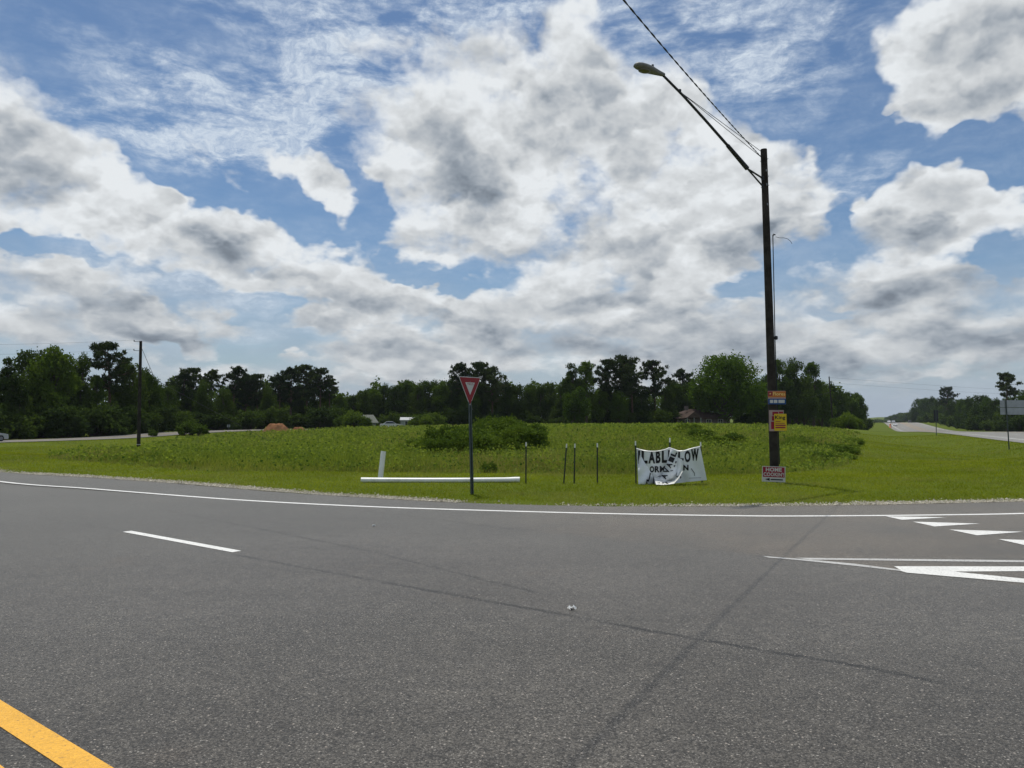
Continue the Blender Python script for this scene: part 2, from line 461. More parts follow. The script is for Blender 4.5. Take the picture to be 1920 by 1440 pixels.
def shader(N, out, col, trans, gloss=0.05, rough=0.5):
    d = N.n.new('ShaderNodeBsdfDiffuse'); N.l.new(col, d.inputs['Color'])
    tr = N.n.new('ShaderNodeBsdfTranslucent')
    N.l.new(N.mix(1.0, col, (1.2, 1.25, 0.55), 'MULTIPLY'), tr.inputs['Color'])
    m1 = N.n.new('ShaderNodeMixShader'); m1.inputs[0].default_value = trans
    N.l.new(d.outputs[0], m1.inputs[1]); N.l.new(tr.outputs[0], m1.inputs[2])
    N.l.new(m1.outputs[0], out.inputs['Surface'])
def tint_mat(name, trans=0.35, gloss=0.03):
    m, N, out = new_mat(name)
    a = N.n.new('ShaderNodeAttribute'); a.attribute_name = 'tint'
    shader(N, out, a.outputs['Color'], trans, gloss)
    return m

def seg_dist(N, p, a, b):
    ba = (b[0] - a[0], b[1] - a[1], 0.0); L2 = ba[0] ** 2 + ba[1] ** 2
    pa = N.vmath('SUBTRACT', p, (a[0], a[1], 0.0))
    h = N.math('MULTIPLY', N.vmath('DOT_PRODUCT', pa, ba), 1.0 / L2, clamp=True)
    return N.vmath('LENGTH', N.vmath('SUBTRACT', pa, N.vmath('SCALE', ba, scale=h)))
def line_dist(N, p, pts):
    d = None
    for a, b in zip(pts[:-1], pts[1:]):
        e = seg_dist(N, p, a, b)
        d = e if d is None else N.math('MINIMUM', d, e)
    return d
def asphalt_mat(name, base, stone, marks=True):
    m, N, out = new_mat(name)
    P = pos(N)
    xy = N.vmath('MULTIPLY', P, (1.0, 1.0, 0.0))
    big = N.noise(xy, 0.35, 4.0, 0.55)
    med = N.noise(xy, 5.0, 5.0, 0.65)
    col = N.mix(N.ramp(big, 0.3, 0.7), tuple(x * 0.86 for x in base), tuple(x * 1.14 for x in base))
    col = N.mix(N.ramp(med, 0.3, 0.7), N.mix(1.0, col, (0.86, 0.86, 0.87), 'MULTIPLY'), N.mix(1.0, col, (1.12, 1.11, 1.09), 'MULTIPLY'))
    if marks:
        along = N.mapping(xy, (0, 0, 0), (0, 0, math.radians(38)), (0.10, 1.1, 1.0))
        col = N.mix(N.ramp(N.noise(along, 1.0, 4.0, 0.6), 0.35, 0.7, 0.0, 0.75), col, N.mix(1.0, col, (0.80, 0.80, 0.81), 'MULTIPLY'))
        # older, sandier surface beyond the paving seam
        px = [G(u, v)[:2] for u, v in ((700, 962), (960, 992), (1200, 1016), (1440, 1042), (1700, 1072), (2100, 1130))]
        d = None
        a, b = px[1], px[4]
        nx, ny = -(b[1] - a[1]), b[0] - a[0]; L = math.hypot(nx, ny); nx, ny = nx / L, ny / L
        wob = N.math('MULTIPLY', N.math('SUBTRACT', N.noise(xy, 1.2, 3.0), 0.5), 0.5)
        side = N.math('ADD', N.vmath('DOT_PRODUCT', N.vmath('SUBTRACT', xy, (a[0], a[1], 0)), (nx, ny, 0.0)), wob)
        xs = N.sep(xy)[0]
        tan = N.math('MULTIPLY', N.ramp(side, -0.05, 0.12), N.ramp(xs, -1.0, 2.0))
        tan = N.math('MULTIPLY', tan, N.ramp(N.noise(xy, 0.7, 4.0), 0.25, 0.6, 0.35, 1.0))
        col = N.mix(tan, col, N.mix(1.0, col, (1.34, 1.20, 1.06), 'MULTIPLY'))
        # lines where strips of paving meet, and tyre-darkened streaks
        wig = N.vmath('ADD', xy, N.vmath('SCALE', N.vmath('SUBTRACT', N.noise(xy, 3.0, 4.0, 0.7, color=True), (0.5, 0.5, 0.5)), scale=0.10))
        J = [[(430, 1038), (720, 1092), (1000, 1142), (1310, 1199), (1620, 1250), (2000, 1330)],
             [(300, 955), (520, 998), (700, 1035), (1000, 1110)],
             [(560, 948), (760, 966), (960, 992)], [(960, 990), (1200, 1014), (1440, 1041)], [(-100, 940), (230, 995)]]
        for k, line in enumerate(J):
            q = [G(u, v) for u, v in line]
            dd = line_dist(N, wig, q)
            brk = N.ramp(N.noise(xy, 2.2 + k, 3.0), 0.30, 0.6, 0.15, 1.0)
            msk = N.math('MULTIPLY', N.ramp(dd, 0.055, 0.010, 0.0, (0.95, 0.75, 0.8, 0.35, 0.5)[k]), brk)
            col = N.mix(msk, col, (0.014, 0.014, 0.014))
        # rusty stains and oily spots
        st = N.ramp(N.noise(xy, 0.9, 3.0, 0.5), 0.60, 0.78, 0.0, 0.5)
        col = N.mix(st, col, N.mix(1.0, col, (1.16, 1.02, 0.92), 'MULTIPLY'))
        oil = N.ramp(N.noise(N.vmath('ADD', xy, (31.0, 7.0, 0.0)), 2.6, 3.0, 0.6), 0.68, 0.78, 0.0, 0.45)
        col = N.mix(oil, col, (0.04, 0.04, 0.04))
    # aggregate
    vor = N.n.new('ShaderNodeTexVoronoi'); vor.inputs['Scale'].default_value = 125.0
    N.l.new(xy, vor.inputs['Vector'])
    cellr = N.sep(vor.outputs['Color'])[0]
    vor2 = N.n.new('ShaderNodeTexVoronoi'); vor2.inputs['Scale'].default_value = 66.0
    N.l.new(xy, vor2.inputs['Vector'])
    cell2 = N.sep(vor2.outputs['Color'])
    f = N.ramp(cellr, 0.0, 1.0, 0.42, 1.58, smooth=False)
    col = N.vmath('SCALE', col, scale=f)
    pale = N.math('MULTIPLY', N.ramp(cellr, 0.90, 0.96), N.ramp(vor.outputs['Distance'], 0.60, 0.35))
    col = N.mix(N.math('MULTIPLY', pale, 0.6), col, stone)
    pal2 = N.math('MULTIPLY', N.ramp(cell2[1], 0.955, 0.97), N.ramp(vor2.outputs['Distance'], 0.50, 0.34))
    col = N.mix(N.math('MULTIPLY', pal2, 0.85), col, N.mix(cell2[0], stone, (0.42, 0.36, 0.30)))
    hole = N.ramp(N.voronoi(xy, 60.0), 0.5, 0.75)
    col = N.mix(N.math('MULTIPLY', hole, 0.6), col, (0.02, 0.02, 0.02))
    h = N.math('ADD', N.math('MULTIPLY', vor.outputs['Distance'], -0.6), N.math('MULTIPLY', vor2.outputs['Distance'], -0.4))
    pb = principled(N, out, col, 0.55, 0.12, 0.0, bump(N, h, 0.40, 0.006))
    pb.inputs['Sheen Weight'].default_value = 0.8; pb.inputs['Sheen Roughness'].default_value = 0.25; pb.inputs['Sheen Tint'].default_value = (1.0, 0.86, 0.70, 1)      # warm sheen added so the road brightens at a flat angle
    return m
def paint_mat(name, c, wear=0.65):
    m, N, out = new_mat(name)
    xy = pos(N)
    n = N.noise(xy, 34.0, 4.0, 0.7)
    worn = N.math('MULTIPLY', N.math('MAXIMUM', N.ramp(n, 0.57, 0.66), N.ramp(N.noise(xy, 7.0, 6.0, 0.75), 0.60, 0.72)), wear)
    col = N.mix(N.ramp(N.noise(xy, 3.0, 5.0), 0.3, 0.7), tuple(x * .88 for x in c), c)
    vor = N.n.new('ShaderNodeTexVoronoi'); vor.inputs['Scale'].default_value = 95.0; N.l.new(xy, vor.inputs['Vector'])
    col = N.vmath('SCALE', col, scale=N.ramp(N.sep(vor.outputs['Color'])[0], 0.0, 1.0, 0.86, 1.08, smooth=False))
    col = N.mix(worn, col, (0.07, 0.07, 0.07))
    principled(N, out, col, 0.6, 0.35, 0.0, bump(N, vor.outputs['Distance'], 0.25, 0.005))
    return m

M = {}
M['asphalt'] = asphalt_mat('asphalt', (0.094, 0.087, 0.076), (0.38, 0.36, 0.32))
M['highway'] = asphalt_mat('highway_asphalt', (0.25, 0.235, 0.215), (0.40, 0.38, 0.35), marks=False)  # base colour paled to carry the low-angle sun glare
M['white_paint'] = paint_mat('white_road_paint', (0.80, 0.79, 0.74))
M['worn_paint'] = paint_mat('worn_white_road_paint', (0.50, 0.49, 0.46), 0.9)
M['yellow_paint'] = paint_mat('yellow_road_paint', (0.80, 0.42, 0.045), 0.5)
M['grass'] = tint_mat('grass_blades', 0.40)
M['weeds'] = tint_mat('weed_leaves', 0.40)
M['gravel'] = tint_mat('gravel_stones', 0.0, 0.0)

def ground_mat():
    m, N, out = new_mat('ground_turf')
    P = pos(N)
    a = N.noise(P, 0.12, 5.0, 0.6); b = N.noise(P, 1.7, 6.0, 0.7); c = N.noise(P, 22.0, 4.0, 0.7)
    col = N.mix(N.ramp(a, 0.3, 0.7), (0.070, 0.105, 0.009), (0.105, 0.145, 0.013))
    col = N.mix(N.ramp(b, 0.35, 0.75, 0.0, 0.6), col, (0.14, 0.14, 0.03))
    col = N.mix(N.ramp(c, 0.45, 0.75, 0.0, 0.6), col, (0.030, 0.045, 0.008))
    principled(N, out, col, 0.95, 0.05, 0.0, bump(N, c, 0.6, 0.05))
    return m
M['ground'] = ground_mat()

# ------------------------------------------------------------------ lie of the land
ROAD_FAR = [G(u, v)[:2] for u, v in ((0, 885), (165, 895), (330, 906), (500, 920), (660, 931), (900, 944), (1130, 948.5), (1360, 949), (1600, 947), (1760, 943.5), (1920, 940))]
ROAD_POLY = [tuple(p[:2]) for p in smooth_line([(-66, 68), (-50, 54), (-35, 41), (-22, 29.2)] + ROAD_FAR + [(14, 16.7), (18, 19.5), (22.5, 24.5), (27.5, 31)], 5)]
ROAD_EDGE = list(ROAD_POLY)
ROAD_POLY = ROAD_POLY + [(31, 30), (22, 0), (14, -15), (7.7, -14.4), (-4.0, -5.1), (-30, 15.6), (-58.6, 38.3), (-74, 56)]
def road_z(x, y): return -0.85 * sstep(18, 68, -np.asarray(x, float))

HY = np.array([-200, 0, 35, 63, 83, 134, 180, 230, 270, 307, 350, 400, 440, 470, 500, 560, 700, 1200])
HZ = np.array([0, 0, -0.05, -0.48, -0.62, -1.05, -1.8, -2.8, -3.6, -4.1, -3.9, -3.2, -2.5, -2.15, -2.1, -2.9, -7, -12])
def hwy_z(y):
    y = np.asarray(y, float)
    return sum(np.interp(y + d, HY, HZ) for d in np.linspace(-18, 18, 9)) / 9
def hwy_left(y): return 13.4 + 0.4556 * np.asarray(y, float)
def hwy_width(y): return np.interp(y, [60, 150, 300, 460], [35, 33, 24, 22])
LEFT_ROAD = [tuple(p) for p in smooth_line([(-120, 34, -.8), (-95, 46, -.8), (-78, 58, -.85), (-66, 70, -.93), (-57.5, 84, -1.0), (-52.5, 100, -1.0), (-49.5, 115, -.68),
                                            (-46, 130, -.6), (-40, 150, -.7), (-30, 172, -.9), (-14, 196, -1.1)], 8)]
CTRL = np.array([
    (-14, 10, 0), (0, 0, 0), (14, 0, 0), (0, 14, 0), (10, 16, 0), (-10, 20, 0), (-30, -20, 0), (30, -30, 0), (0, -60, 0), (-60, -60, 0), (60, -60, 0), (0, 20, 0), (9, 20, 0), (-16, 26, 0),
    (0, 25, -.12), (8, 26, -.2), (13, 30, -.4), (-10, 28, -.15), (0, 40, -.05), (-15, 50, -.4), (10, 50, .0), (-5, 80, -.05), (15, 90, .2), (30, 110, .15), (-20, 100, -.45), (0, 120, .1),
    (0, 150, -.5), (-30, 150, -.6), (30, 160, -.8), (60, 185, -1.0), (0, 200, -1.1), (-60, 200, -1.1),
    (-32, 60, -1.1), (-24, 42, -.6), (-40, 55, -.95), (-70, 100, -1.1), (-90, 80, -1.0), (-100, 130, -1.1), (-38, 90, -1.15), (-38, 110, -.95), (-28, 75, -1.0),
    (22, 45, -.65), (31, 60, -1.0), (40, 85, -1.3), (56, 115, -1.6), (20, 30, -.3), (21, 60, .2), (32, 85, .25), (44, 110, .05), (62, 140, -.5), (85, 180, -1.4),
    (110, 110, 0.2), (130, 170, 0.0), (190, 250, -1.0), (260, 330, -2.0), (100, 60, 0.2), (100, 0, 0.2), (120, 230, -2.6), (60, 250, -2.0), (140, 300, -3.8), (0, 300, -2.0), (-150, 300, -2.0), (-200, 100, -1.5), (-200, -100, 0), (200, -100, 0.5), (300, 100, 0.5)], float)
def _tps_k(r): return np.where(r > 1e-9, r * r * np.log(r + 1e-12), 0.0)
_n = len(CTRL)
_A = np.zeros((_n + 3, _n + 3)); _d = np.linalg.norm(CTRL[:, None, :2] - CTRL[None, :, :2], axis=-1)
_A[:_n, :_n] = _tps_k(_d) + np.eye(_n) * 40.0
_A[:_n, _n] = 1; _A[:_n, _n + 1:] = CTRL[:, :2]; _A[_n, :_n] = 1; _A[_n + 1:, :_n] = CTRL[:, :2].T
_w = np.linalg.solve(_A, np.concatenate([CTRL[:, 2], np.zeros(3)]))
_LR = np.array(LEFT_ROAD)
def ground_z(x, y):
    x = np.atleast_1d(np.asarray(x, float)); y = np.atleast_1d(np.asarray(y, float)); sh = x.shape
    x, y = x.ravel(), y.ravel()
    out = np.empty(len(x))
    for s in range(0, len(x), 20000):
        X, Y = x[s:s + 20000], y[s:s + 20000]
        r = np.sqrt((X[:, None] - CTRL[None, :, 0]) ** 2 + (Y[:, None] - CTRL[None, :, 1]) ** 2)
        z = _tps_k(r) @ _w[:_n] + _w[_n] + X * _w[_n + 1] + Y * _w[_n + 2]
        R = np.hypot(X, Y)
        z = np.clip(z, -6, 2)
        z = z + (-2.6 - z) * sstep(300, 560, R)
        z = z + (vnoise(X, Y, 0.11, 3) - 0.5) * 0.16 * sstep(24, 40, R) * (1 - sstep(200, 400, R))
        # highway corridor
        hl = hwy_left(Y); hr = hl + hwy_width(Y)
        dd = np.maximum(np.maximum(hl - X, X - hr) * 0.91, 0)
        hz = hwy_z(Y)
        k = 1 - sstep(0.8, np.interp(Y, [0, 80, 200], [5, 7, 30]), dd)
        z = z + (hz - 0.04 - z) * k
        # left road
        d2 = np.full(len(X), 1e9); zz = np.zeros(len(X))
        for p in _LR[::2]:
            e = (X - p[0]) ** 2 + (Y - p[1]) ** 2
            m = e < d2; d2[m] = e[m]; zz[m] = p[2]
        k = 1 - sstep(4.8, 11, np.sqrt(d2)); z = z + (zz - 0.05 - z) * k
        # the road in front
        ins = inside(ROAD_POLY, X, Y); d = pdist(ROAD_POLY, X, Y)
        rz = road_z(X, Y)
        k = 1 - sstep(3.0, 11.0, d)
        z = np.where(ins, rz - 0.035, z + (rz - 0.004 - z) * k)
        z = np.where(~ins & (d < 0.25), np.minimum(z, rz - 0.006), z)
        out[s:s + 20000] = z
    return out.reshape(sh)
def gz(x, y): return float(ground_z([x], [y])[0])

# one sheet of ground out to the horizon, finer where it is near
radii = np.concatenate([[0.0], np.geomspace(1.5, 14, 14), np.geomspace(14.4, 26, 34), np.geomspace(26.8, 160, 64), np.geomspace(166, 5500, 44)])
ang = np.concatenate([np.linspace(-50, 50, 241), np.linspace(50, 310, 105)[1:-1]]) * math.pi / 180
NA = len(ang)
RR, AA = np.meshgrid(radii[1:], ang, indexing='ij')
gx, gy = (RR * np.sin(AA)).ravel(), (RR * np.cos(AA)).ravel()
gV = np.concatenate([[[0, 0, -0.035]], np.stack([gx, gy, ground_z(gx, gy)], 1)])
nr = len(radii) - 1
I, J_ = np.meshgrid(np.arange(nr - 1), np.arange(NA), indexing='ij')
J2 = (J_ + 1) % NA
gF = np.stack([1 + I * NA + J_, 1 + I * NA + J2, 1 + (I + 1) * NA + J2, 1 + (I + 1) * NA + J_], -1).reshape(-1, 4)
gF = gF[:, ::-1]
cap = np.stack([np.zeros(NA, int), 1 + np.arange(NA), 1 + (np.arange(NA) + 1) % NA, 1 + (np.arange(NA) + 1) % NA], 1)
gm = fast_mesh('ground', gV, gF, M['ground'], smooth=True)
tag(link('ground', gm), kind='structure')

# ------------------------------------------------------------------ roads and their painted lines
def flat_poly(name, pts, zf, mat, kind='structure'):
    bm = bmesh.new()
    vs = [bm.verts.new((p[0], p[1], 0)) for p in pts]
    bm.faces.new(vs)
    bmesh.ops.triangulate(bm, faces=bm.faces[:])
    for v in bm.verts: v.co.z = float(zf(v.co.x, v.co.y))
    bm.normal_update()
    for f in bm.faces:
        if f.normal.z < 0: f.normal_flip()
    me = bpy.data.meshes.new(name); bm.to_mesh(me); bm.free(); me.materials.append(mat)
    o = link(name, me)
    if kind: tag(o, kind=kind)
    return o
def ribbon(pts, w, zf, dz, n=0):
    """strip of width w along plan points"""
    P = [np.array(p[:2], float) for p in pts]; V, F = [], []
    for i, p in enumerate(P):
        t = P[min(i + 1, len(P) - 1)] - P[max(i - 1, 0)]; t /= np.linalg.norm(t) + 1e-9
        nrm = np.array((-t[1], t[0]))
        ww = w[i] if hasattr(w, '__len__') else w
        for s in (-1, 1):
            q = p + nrm * ww * s / 2
            V.append((q[0], q[1], float(zf(q[0], q[1])) + dz))
    for i in range(len(P) - 1): F.append((2 * i, 2 * i + 1, 2 * i + 3, 2 * i + 2))
    F = [f[::-1] for f in F]
    return V, F
def line_obj(name, V, F, mat, parent):
    o = MB().add(V, F).build(name, mat, parent); return o
# crumbling pavement edge
def ragged(pts, amp=0.16):
    out = []
    for a, b in zip(pts[:-1], pts[1:]):
        a, b = np.array(a), np.array(b); L = np.linalg.norm(b - a); n = max(1, int(L / 0.22))
        t = (b - a) / L; nn = np.array((-t[1], t[0]))
        for k in range(n):
            out.append(a + (b - a) * k / n + nn * ((rng.random() - 0.5) * 0.5 + (vnoise([len(out) * .07], [3.0], 1.0, 8)[0] - .5) * 1.2) * amp)
    out.append(np.array(pts[-1]))
    return out
edge_r = ragged(ROAD_EDGE)
road = flat_poly('road', edge_r + [np.array(p) for p in ROAD_POLY[len(ROAD_EDGE):]], road_z, M['asphalt'])

EDGE_LINE = smooth_line([(-30, 34.2), (-21, 26.6)] + [G(u, v)[:2] for u, v in ((0, 903), (165, 916), (330, 929), (480, 939.5), (690, 950), (900, 957), (1150, 963.5), (1400, 967.5), (1560, 967.5), (1740, 966), (1920, 963))] + [(12.5, 14.6), (17, 17), (21, 21)], 6)
line_obj('edge_line', *ribbon(EDGE_LINE, 0.14, road_z, 0.004), M['white_paint'], road)
dA, dB = np.array(G(238, 996.5)[:2]), np.array(G(444, 1034.5)[:2])
dd_ = (dB - dA) / np.linalg.norm(dB - dA)
for k in (0, -1, -2, -3):
    a_ = dA + dd_ * k * 12.2; b_ = a_ + (dB - dA)
    if k < 0: a_ = a_ + np.array((-.4, .3)) * k * k * .0; b_ = a_ + (dB - dA)
    line_obj('lane_dash', *ribbon([a_, b_], 0.135, road_z, 0.004), M['white_paint'], road)
# double yellow centre line
y0, y1 = np.array(G(0, 1337)[:2]), np.array(G(164, 1440)[:2])
yd = (y1 - y0) / np.linalg.norm(y1 - y0); yn = np.array((-yd[1], yd[0]))
for off in (0.0, -0.335):
    line_obj('yellow_line', *ribbon([y0 - yd * 60 + yn * off, y0 - yd * 20 + yn * off, y0 + yn * off, y1 + yd * 9 + yn * off], 0.155, road_z, 0.004), M['yellow_paint'], road)
# give-way teeth
TEETH = [((1660, 967.8), (1774, 970), (1691, 974.6)), ((1711, 978), (1838, 981.7), (1752, 987)), ((1780, 992.7), (1919, 997), (1832, 1003.6)), ((1872, 1010.8), (2040, 1016), (1935, 1025)), ((1985, 1033), (2190, 1040), (2065, 1050))]
for tri in TEETH:
    P = [G(u, v, 0.0045) for u, v in tri]
    MB().add(P, [(0, 2, 1)]).build('yield_tooth', M['white_paint'], road)
def px_poly(name, pts, mat, dz=0.004):
    P = [G(u, v, dz) for u, v in pts]
    return MB().add(P, [tuple(reversed(range(len(P))))]).build(name, mat, road)
px_poly('gore_line', [(1430, 1042.4), (1500, 1047.6), (1600, 1056.5), (1686, 1067.4), (1690, 1070.6), (1600, 1060.5), (1500, 1050.4), (1440, 1045.2)][::-1], M['worn_paint'])
px_poly('gore_line', [(1491, 1045.6), (1920, 1050.4), (2300, 1054), (2300, 1058), (1920, 1054.2), (1520, 1049.2)][::-1], M['worn_paint'], 0.0042)
px_poly('gore_stripe', [(1676, 1061.6), (1920, 1062), (2350, 1063), (2350, 1076), (1920, 1070.8), (1788, 1071.6), (1692, 1070.5)][::-1], M['white_paint'], 0.0046)
px_poly('gore_stripe', [(1684, 1069), (1789, 1071.7), (1920, 1084.8), (2350, 1124), (2350, 1136), (1920, 1092.6), (1700, 1073.5)][::-1], M['white_paint'], 0.0052)

# highway running away to the right
hy = np.concatenate([np.arange(-120, 60, 20), np.arange(60, 520, 8), np.arange(520, 900, 30)]).astype(float)
hl, hw_ = hwy_left(hy), hwy_width(hy)
cols = np.linspace(0, 1, 5)
hz_ = hwy_z(hy) + 0.006
hV = np.array([(hl[i] + hw_[i] * c, hy[i], hz_[i]) for i in range(len(hy)) for c in cols])
hF = np.array([(i * 5 + c, i * 5 + c + 1, (i + 1) * 5 + c + 1, (i + 1) * 5 + c) for i in range(len(hy) - 1) for c in range(4)])
highway = tag(link('highway', fast_mesh('highway', hV, hF, M['highway'])), kind='structure')
def hline(name, f, wd, mat, y0=40, y1=500):
    ys = np.arange(y0, y1, 10.0)
    pts = [(float(hwy_left(y) + f(y)), y) for y in ys]
    line_obj(name, *ribbon(pts, wd, lambda x, y: hwy_z(y) + 0.006, 0.012), mat, highway)
hline('edge_line', lambda y: 2.6, 0.25, M['white_paint'])
hline('edge_line', lambda y: hwy_width(y) - 1.8, 0.22, M['white_paint'])
hline('yellow_line', lambda y: hwy_width(y) * 0.47, 0.22, M['yellow_paint'])
hline('yellow_line', lambda y: hwy_width(y) * 0.58, 0.22, M['yellow_paint'])
for k in range(14):
    hline('lane_dash', lambda y: hwy_width(y) * 0.26, 0.18, M['white_paint'], 60 + k * 24, 60 + k * 24 + 15)
# side road on the left
V, F = ribbon(LEFT_ROAD, 7.6, lambda x, y: 0, 0)
V = [(v[0], v[1], LEFT_ROAD[i // 2][2] + 0.006) for i, v in enumerate(V)]
side_road = tag(MB().add(V, F).build('side_road', M['highway']), kind='structure')
V, F = ribbon(LEFT_ROAD, 0.16, lambda x, y: 0, 0)
V = [(v[0], v[1], LEFT_ROAD[i // 2][2] + 0.012) for i, v in enumerate(V)]
MB().add(V, F).build('yellow_line', M['yellow_paint'], side_road)
# concrete drive off the far side of the highway
dp = [(float(hwy_left(150) + 33.5), 148.0), (float(hwy_left(150) + 45), 152.0), (float(hwy_left(150) + 70), 150.0)]
V, F = ribbon(dp, 7.0, ground_z if False else (lambda x, y: gz(x, y)), 0.03)
M['concrete'] = plain('pale_concrete', (0.36, 0.34, 0.30), 0.85, 0.2, var=0.12, scale=1.0)
tag(MB().add(V, F).build('driveway', M['concrete']), kind='structure')

# ------------------------------------------------------------------ grass, weeds and gravel
FIELD = [G(1596, 868, -.3)[:2], G(1560, 874, -.25)[:2], G(1450, 884, -.12)[:2], G(1330, 888.5, -.08)[:2], G(1100, 889, -.08)[:2], G(700, 889, -.08)[:2], G(380, 889, -.08)[:2], G(200, 879, -.2)[:2], G(85, 873, -.3)[:2],
         (-21, 35), (-33, 66), (-41, 92), (-42, 105), (-38, 122), (-30, 140), (0, 141), (30, 150), (52, 150), (58, 135), (50, 110), (37, 84), (27, 60), (19.5, 44)]
def polar(n, r0, r1, spread=44, pw=0.0):
    r = np.exp(rng.uniform(math.log(r0), math.log(r1), n)); a = np.radians(rng.uniform(-spread, spread, n))
    return r * np.sin(a), r * np.cos(a), r
def off_roads(x, y, pad=0.0):
    ok = ~inside(ROAD_POLY, x, y)
    hl = hwy_left(y); ok &= ~((x > hl - pad) & (x < hl + hwy_width(y) + pad))
    d = np.full(len(x), 1e9)
    for p in _LR: d = np.minimum(d, (x - p[0]) ** 2 + (y - p[1]) ** 2)
    return ok & (d > 4.1 ** 2)
def blades(x, y, h, w, col, lean=0.45, tipc=1.25, z=None):
    n = len(x); z = ground_z(x, y) if z is None else z
    th = rng.uniform(0, 2 * math.pi, n); la = rng.uniform(0, 2 * math.pi, n); lm = rng.uniform(0, lean, n) * h
    bx, by = np.cos(th) * w / 2, np.sin(th) * w / 2
    V = np.empty((n, 3, 3)); C = np.empty((n, 3, 3))
    V[:, 0] = np.stack([x - bx, y - by, z - 0.01], 1); V[:, 1] = np.stack([x + bx, y + by, z - 0.01], 1)
    V[:, 2] = np.stack([x + np.cos(la) * lm, y + np.sin(la) * lm, z + h], 1)
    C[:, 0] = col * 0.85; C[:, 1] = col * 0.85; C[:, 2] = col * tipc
    return V.reshape(-1, 3), C.reshape(-1, 3)
def leaves(x, y, z, s, col):
    n = len(x)
    a = rng.normal(size=(n, 3)); a /= np.linalg.norm(a, axis=1)[:, None]
    b = rng.normal(size=(n, 3)); b[:, 2] *= 0.6; b -= (b * a).sum(1)[:, None] * a; b /= np.linalg.norm(b, axis=1)[:, None]
    P = np.stack([x, y, z], 1)
    V = np.stack([P - a * s[:, None] * .5, P + b * s[:, None] * .32, P + a * s[:, None] * .5, P - b * s[:, None] * .32], 1).reshape(-1, 3)
    return V, np.repeat(col, 4, 0)
def tri_faces(n): return np.arange(3 * n).reshape(-1, 3)
def quad_faces(n): return np.arange(4 * n).reshape(-1, 4)
def lerp(a, b, t): return np.asarray(a)[None] * (1 - t[:, None]) + np.asarray(b)[None] * t[:, None]

# mown verge
x, y, r = polar(560000, 13.5, 130)
ok = off_roads(x, y) & ~inside(FIELD, x, y)
x, y, r = x[ok], y[ok], r[ok]
dr = pdist(ROAD_EDGE, x, y, False)
keep = rng.random(len(x)) < np.clip(0.35 + dr * 0.9, 0, 1)
x, y, r, dr = x[keep], y[keep], r[keep], dr[keep]
t = np.clip(0.55 * vnoise(x, y, 0.35, 11) + 0.45 * vnoise(x, y, 1.6, 12) + rng.normal(0, .16, len(x)), 0, 1)
col = lerp((0.140, 0.175, 0.013), (0.265, 0.295, 0.026), t)
dry = np.clip((vnoise(x, y, 0.8, 13) - .52) * 3, 0, 1) * 0.5 + np.clip(1 - dr / 0.7, 0, 1) * (0.35 + .6 * vnoise(x, y, 1.5, 14))
dry = np.clip(dry * (rng.random(len(x)) < .75), 0, .9)
col = col * (1 - dry[:, None]) + np.array((0.26, 0.23, 0.10))[None] * dry[:, None]
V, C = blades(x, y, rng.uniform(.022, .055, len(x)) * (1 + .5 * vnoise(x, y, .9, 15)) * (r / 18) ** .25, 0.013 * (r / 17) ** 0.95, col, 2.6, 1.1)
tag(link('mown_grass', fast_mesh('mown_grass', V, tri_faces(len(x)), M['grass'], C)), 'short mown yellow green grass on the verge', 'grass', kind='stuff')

# weedy field
x, y, r = polar(430000, 21.5, 160)
ok = inside(FIELD, x, y); x, y, r = x[ok], y[ok], r[ok]
cl = vnoise(x, y, 0.22, 21) * .5 + vnoise(x, y, .9, 22) * .5
t = np.clip(cl + rng.normal(0, .2, len(x)), 0, 1)
col = lerp((0.075, 0.120, 0.020), (0.280, 0.305, 0.060), t)
brown = np.clip((vnoise(x, y, .16, 23) - .44) * 3, 0, .85) * (rng.random(len(x)) < .6)
brown = np.maximum(brown, np.clip(1 - pdist(FIELD, x, y) / 1.8, 0, .6) * (rng.random(len(x)) < .35))
col = col * (1 - brown[:, None]) + np.array((0.27, 0.23, 0.10))[None] * brown[:, None]
edge = np.clip(pdist(FIELD, x, y) / 1.6, .4, 1) * (.7 + .6 * vnoise(x, y, 1.1, 44))
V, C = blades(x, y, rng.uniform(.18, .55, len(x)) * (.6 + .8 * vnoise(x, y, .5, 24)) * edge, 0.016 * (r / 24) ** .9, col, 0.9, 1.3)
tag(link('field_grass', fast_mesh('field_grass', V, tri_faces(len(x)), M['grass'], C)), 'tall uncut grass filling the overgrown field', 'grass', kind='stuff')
x, y, r = polar(230000, 22.5, 160)
ok = inside(FIELD, x, y); x, y, r = x[ok], y[ok], r[ok]
clump = vnoise(x, y, .7, 31) * .6 + vnoise(x, y, 2.0, 32) * .4
ok = rng.random(len(x)) < np.clip((clump - .3) * 3, .05, 1); x, y, r, clump = x[ok], y[ok], r[ok], clump[ok]
edge = np.clip(pdist(FIELD, x, y) / 1.2, .55, 1)
z = ground_z(x, y) + rng.uniform(.08, .62, len(x)) * (.45 + .8 * clump) * edge
t = np.clip(clump + rng.normal(0, .22, len(x)), 0, 1)
col = lerp((0.045, 0.092, 0.020), (0.235, 0.285, 0.055), t)
V, C = leaves(x, y, z, rng.uniform(.06, .13, len(x)) * (r / 26) ** .75, col)
tag(link('field_weeds', fast_mesh('field_weeds', V, quad_faces(len(x)), M['weeds'], C)), 'broad leaved weeds growing through the field grass', 'weeds', kind='stuff')

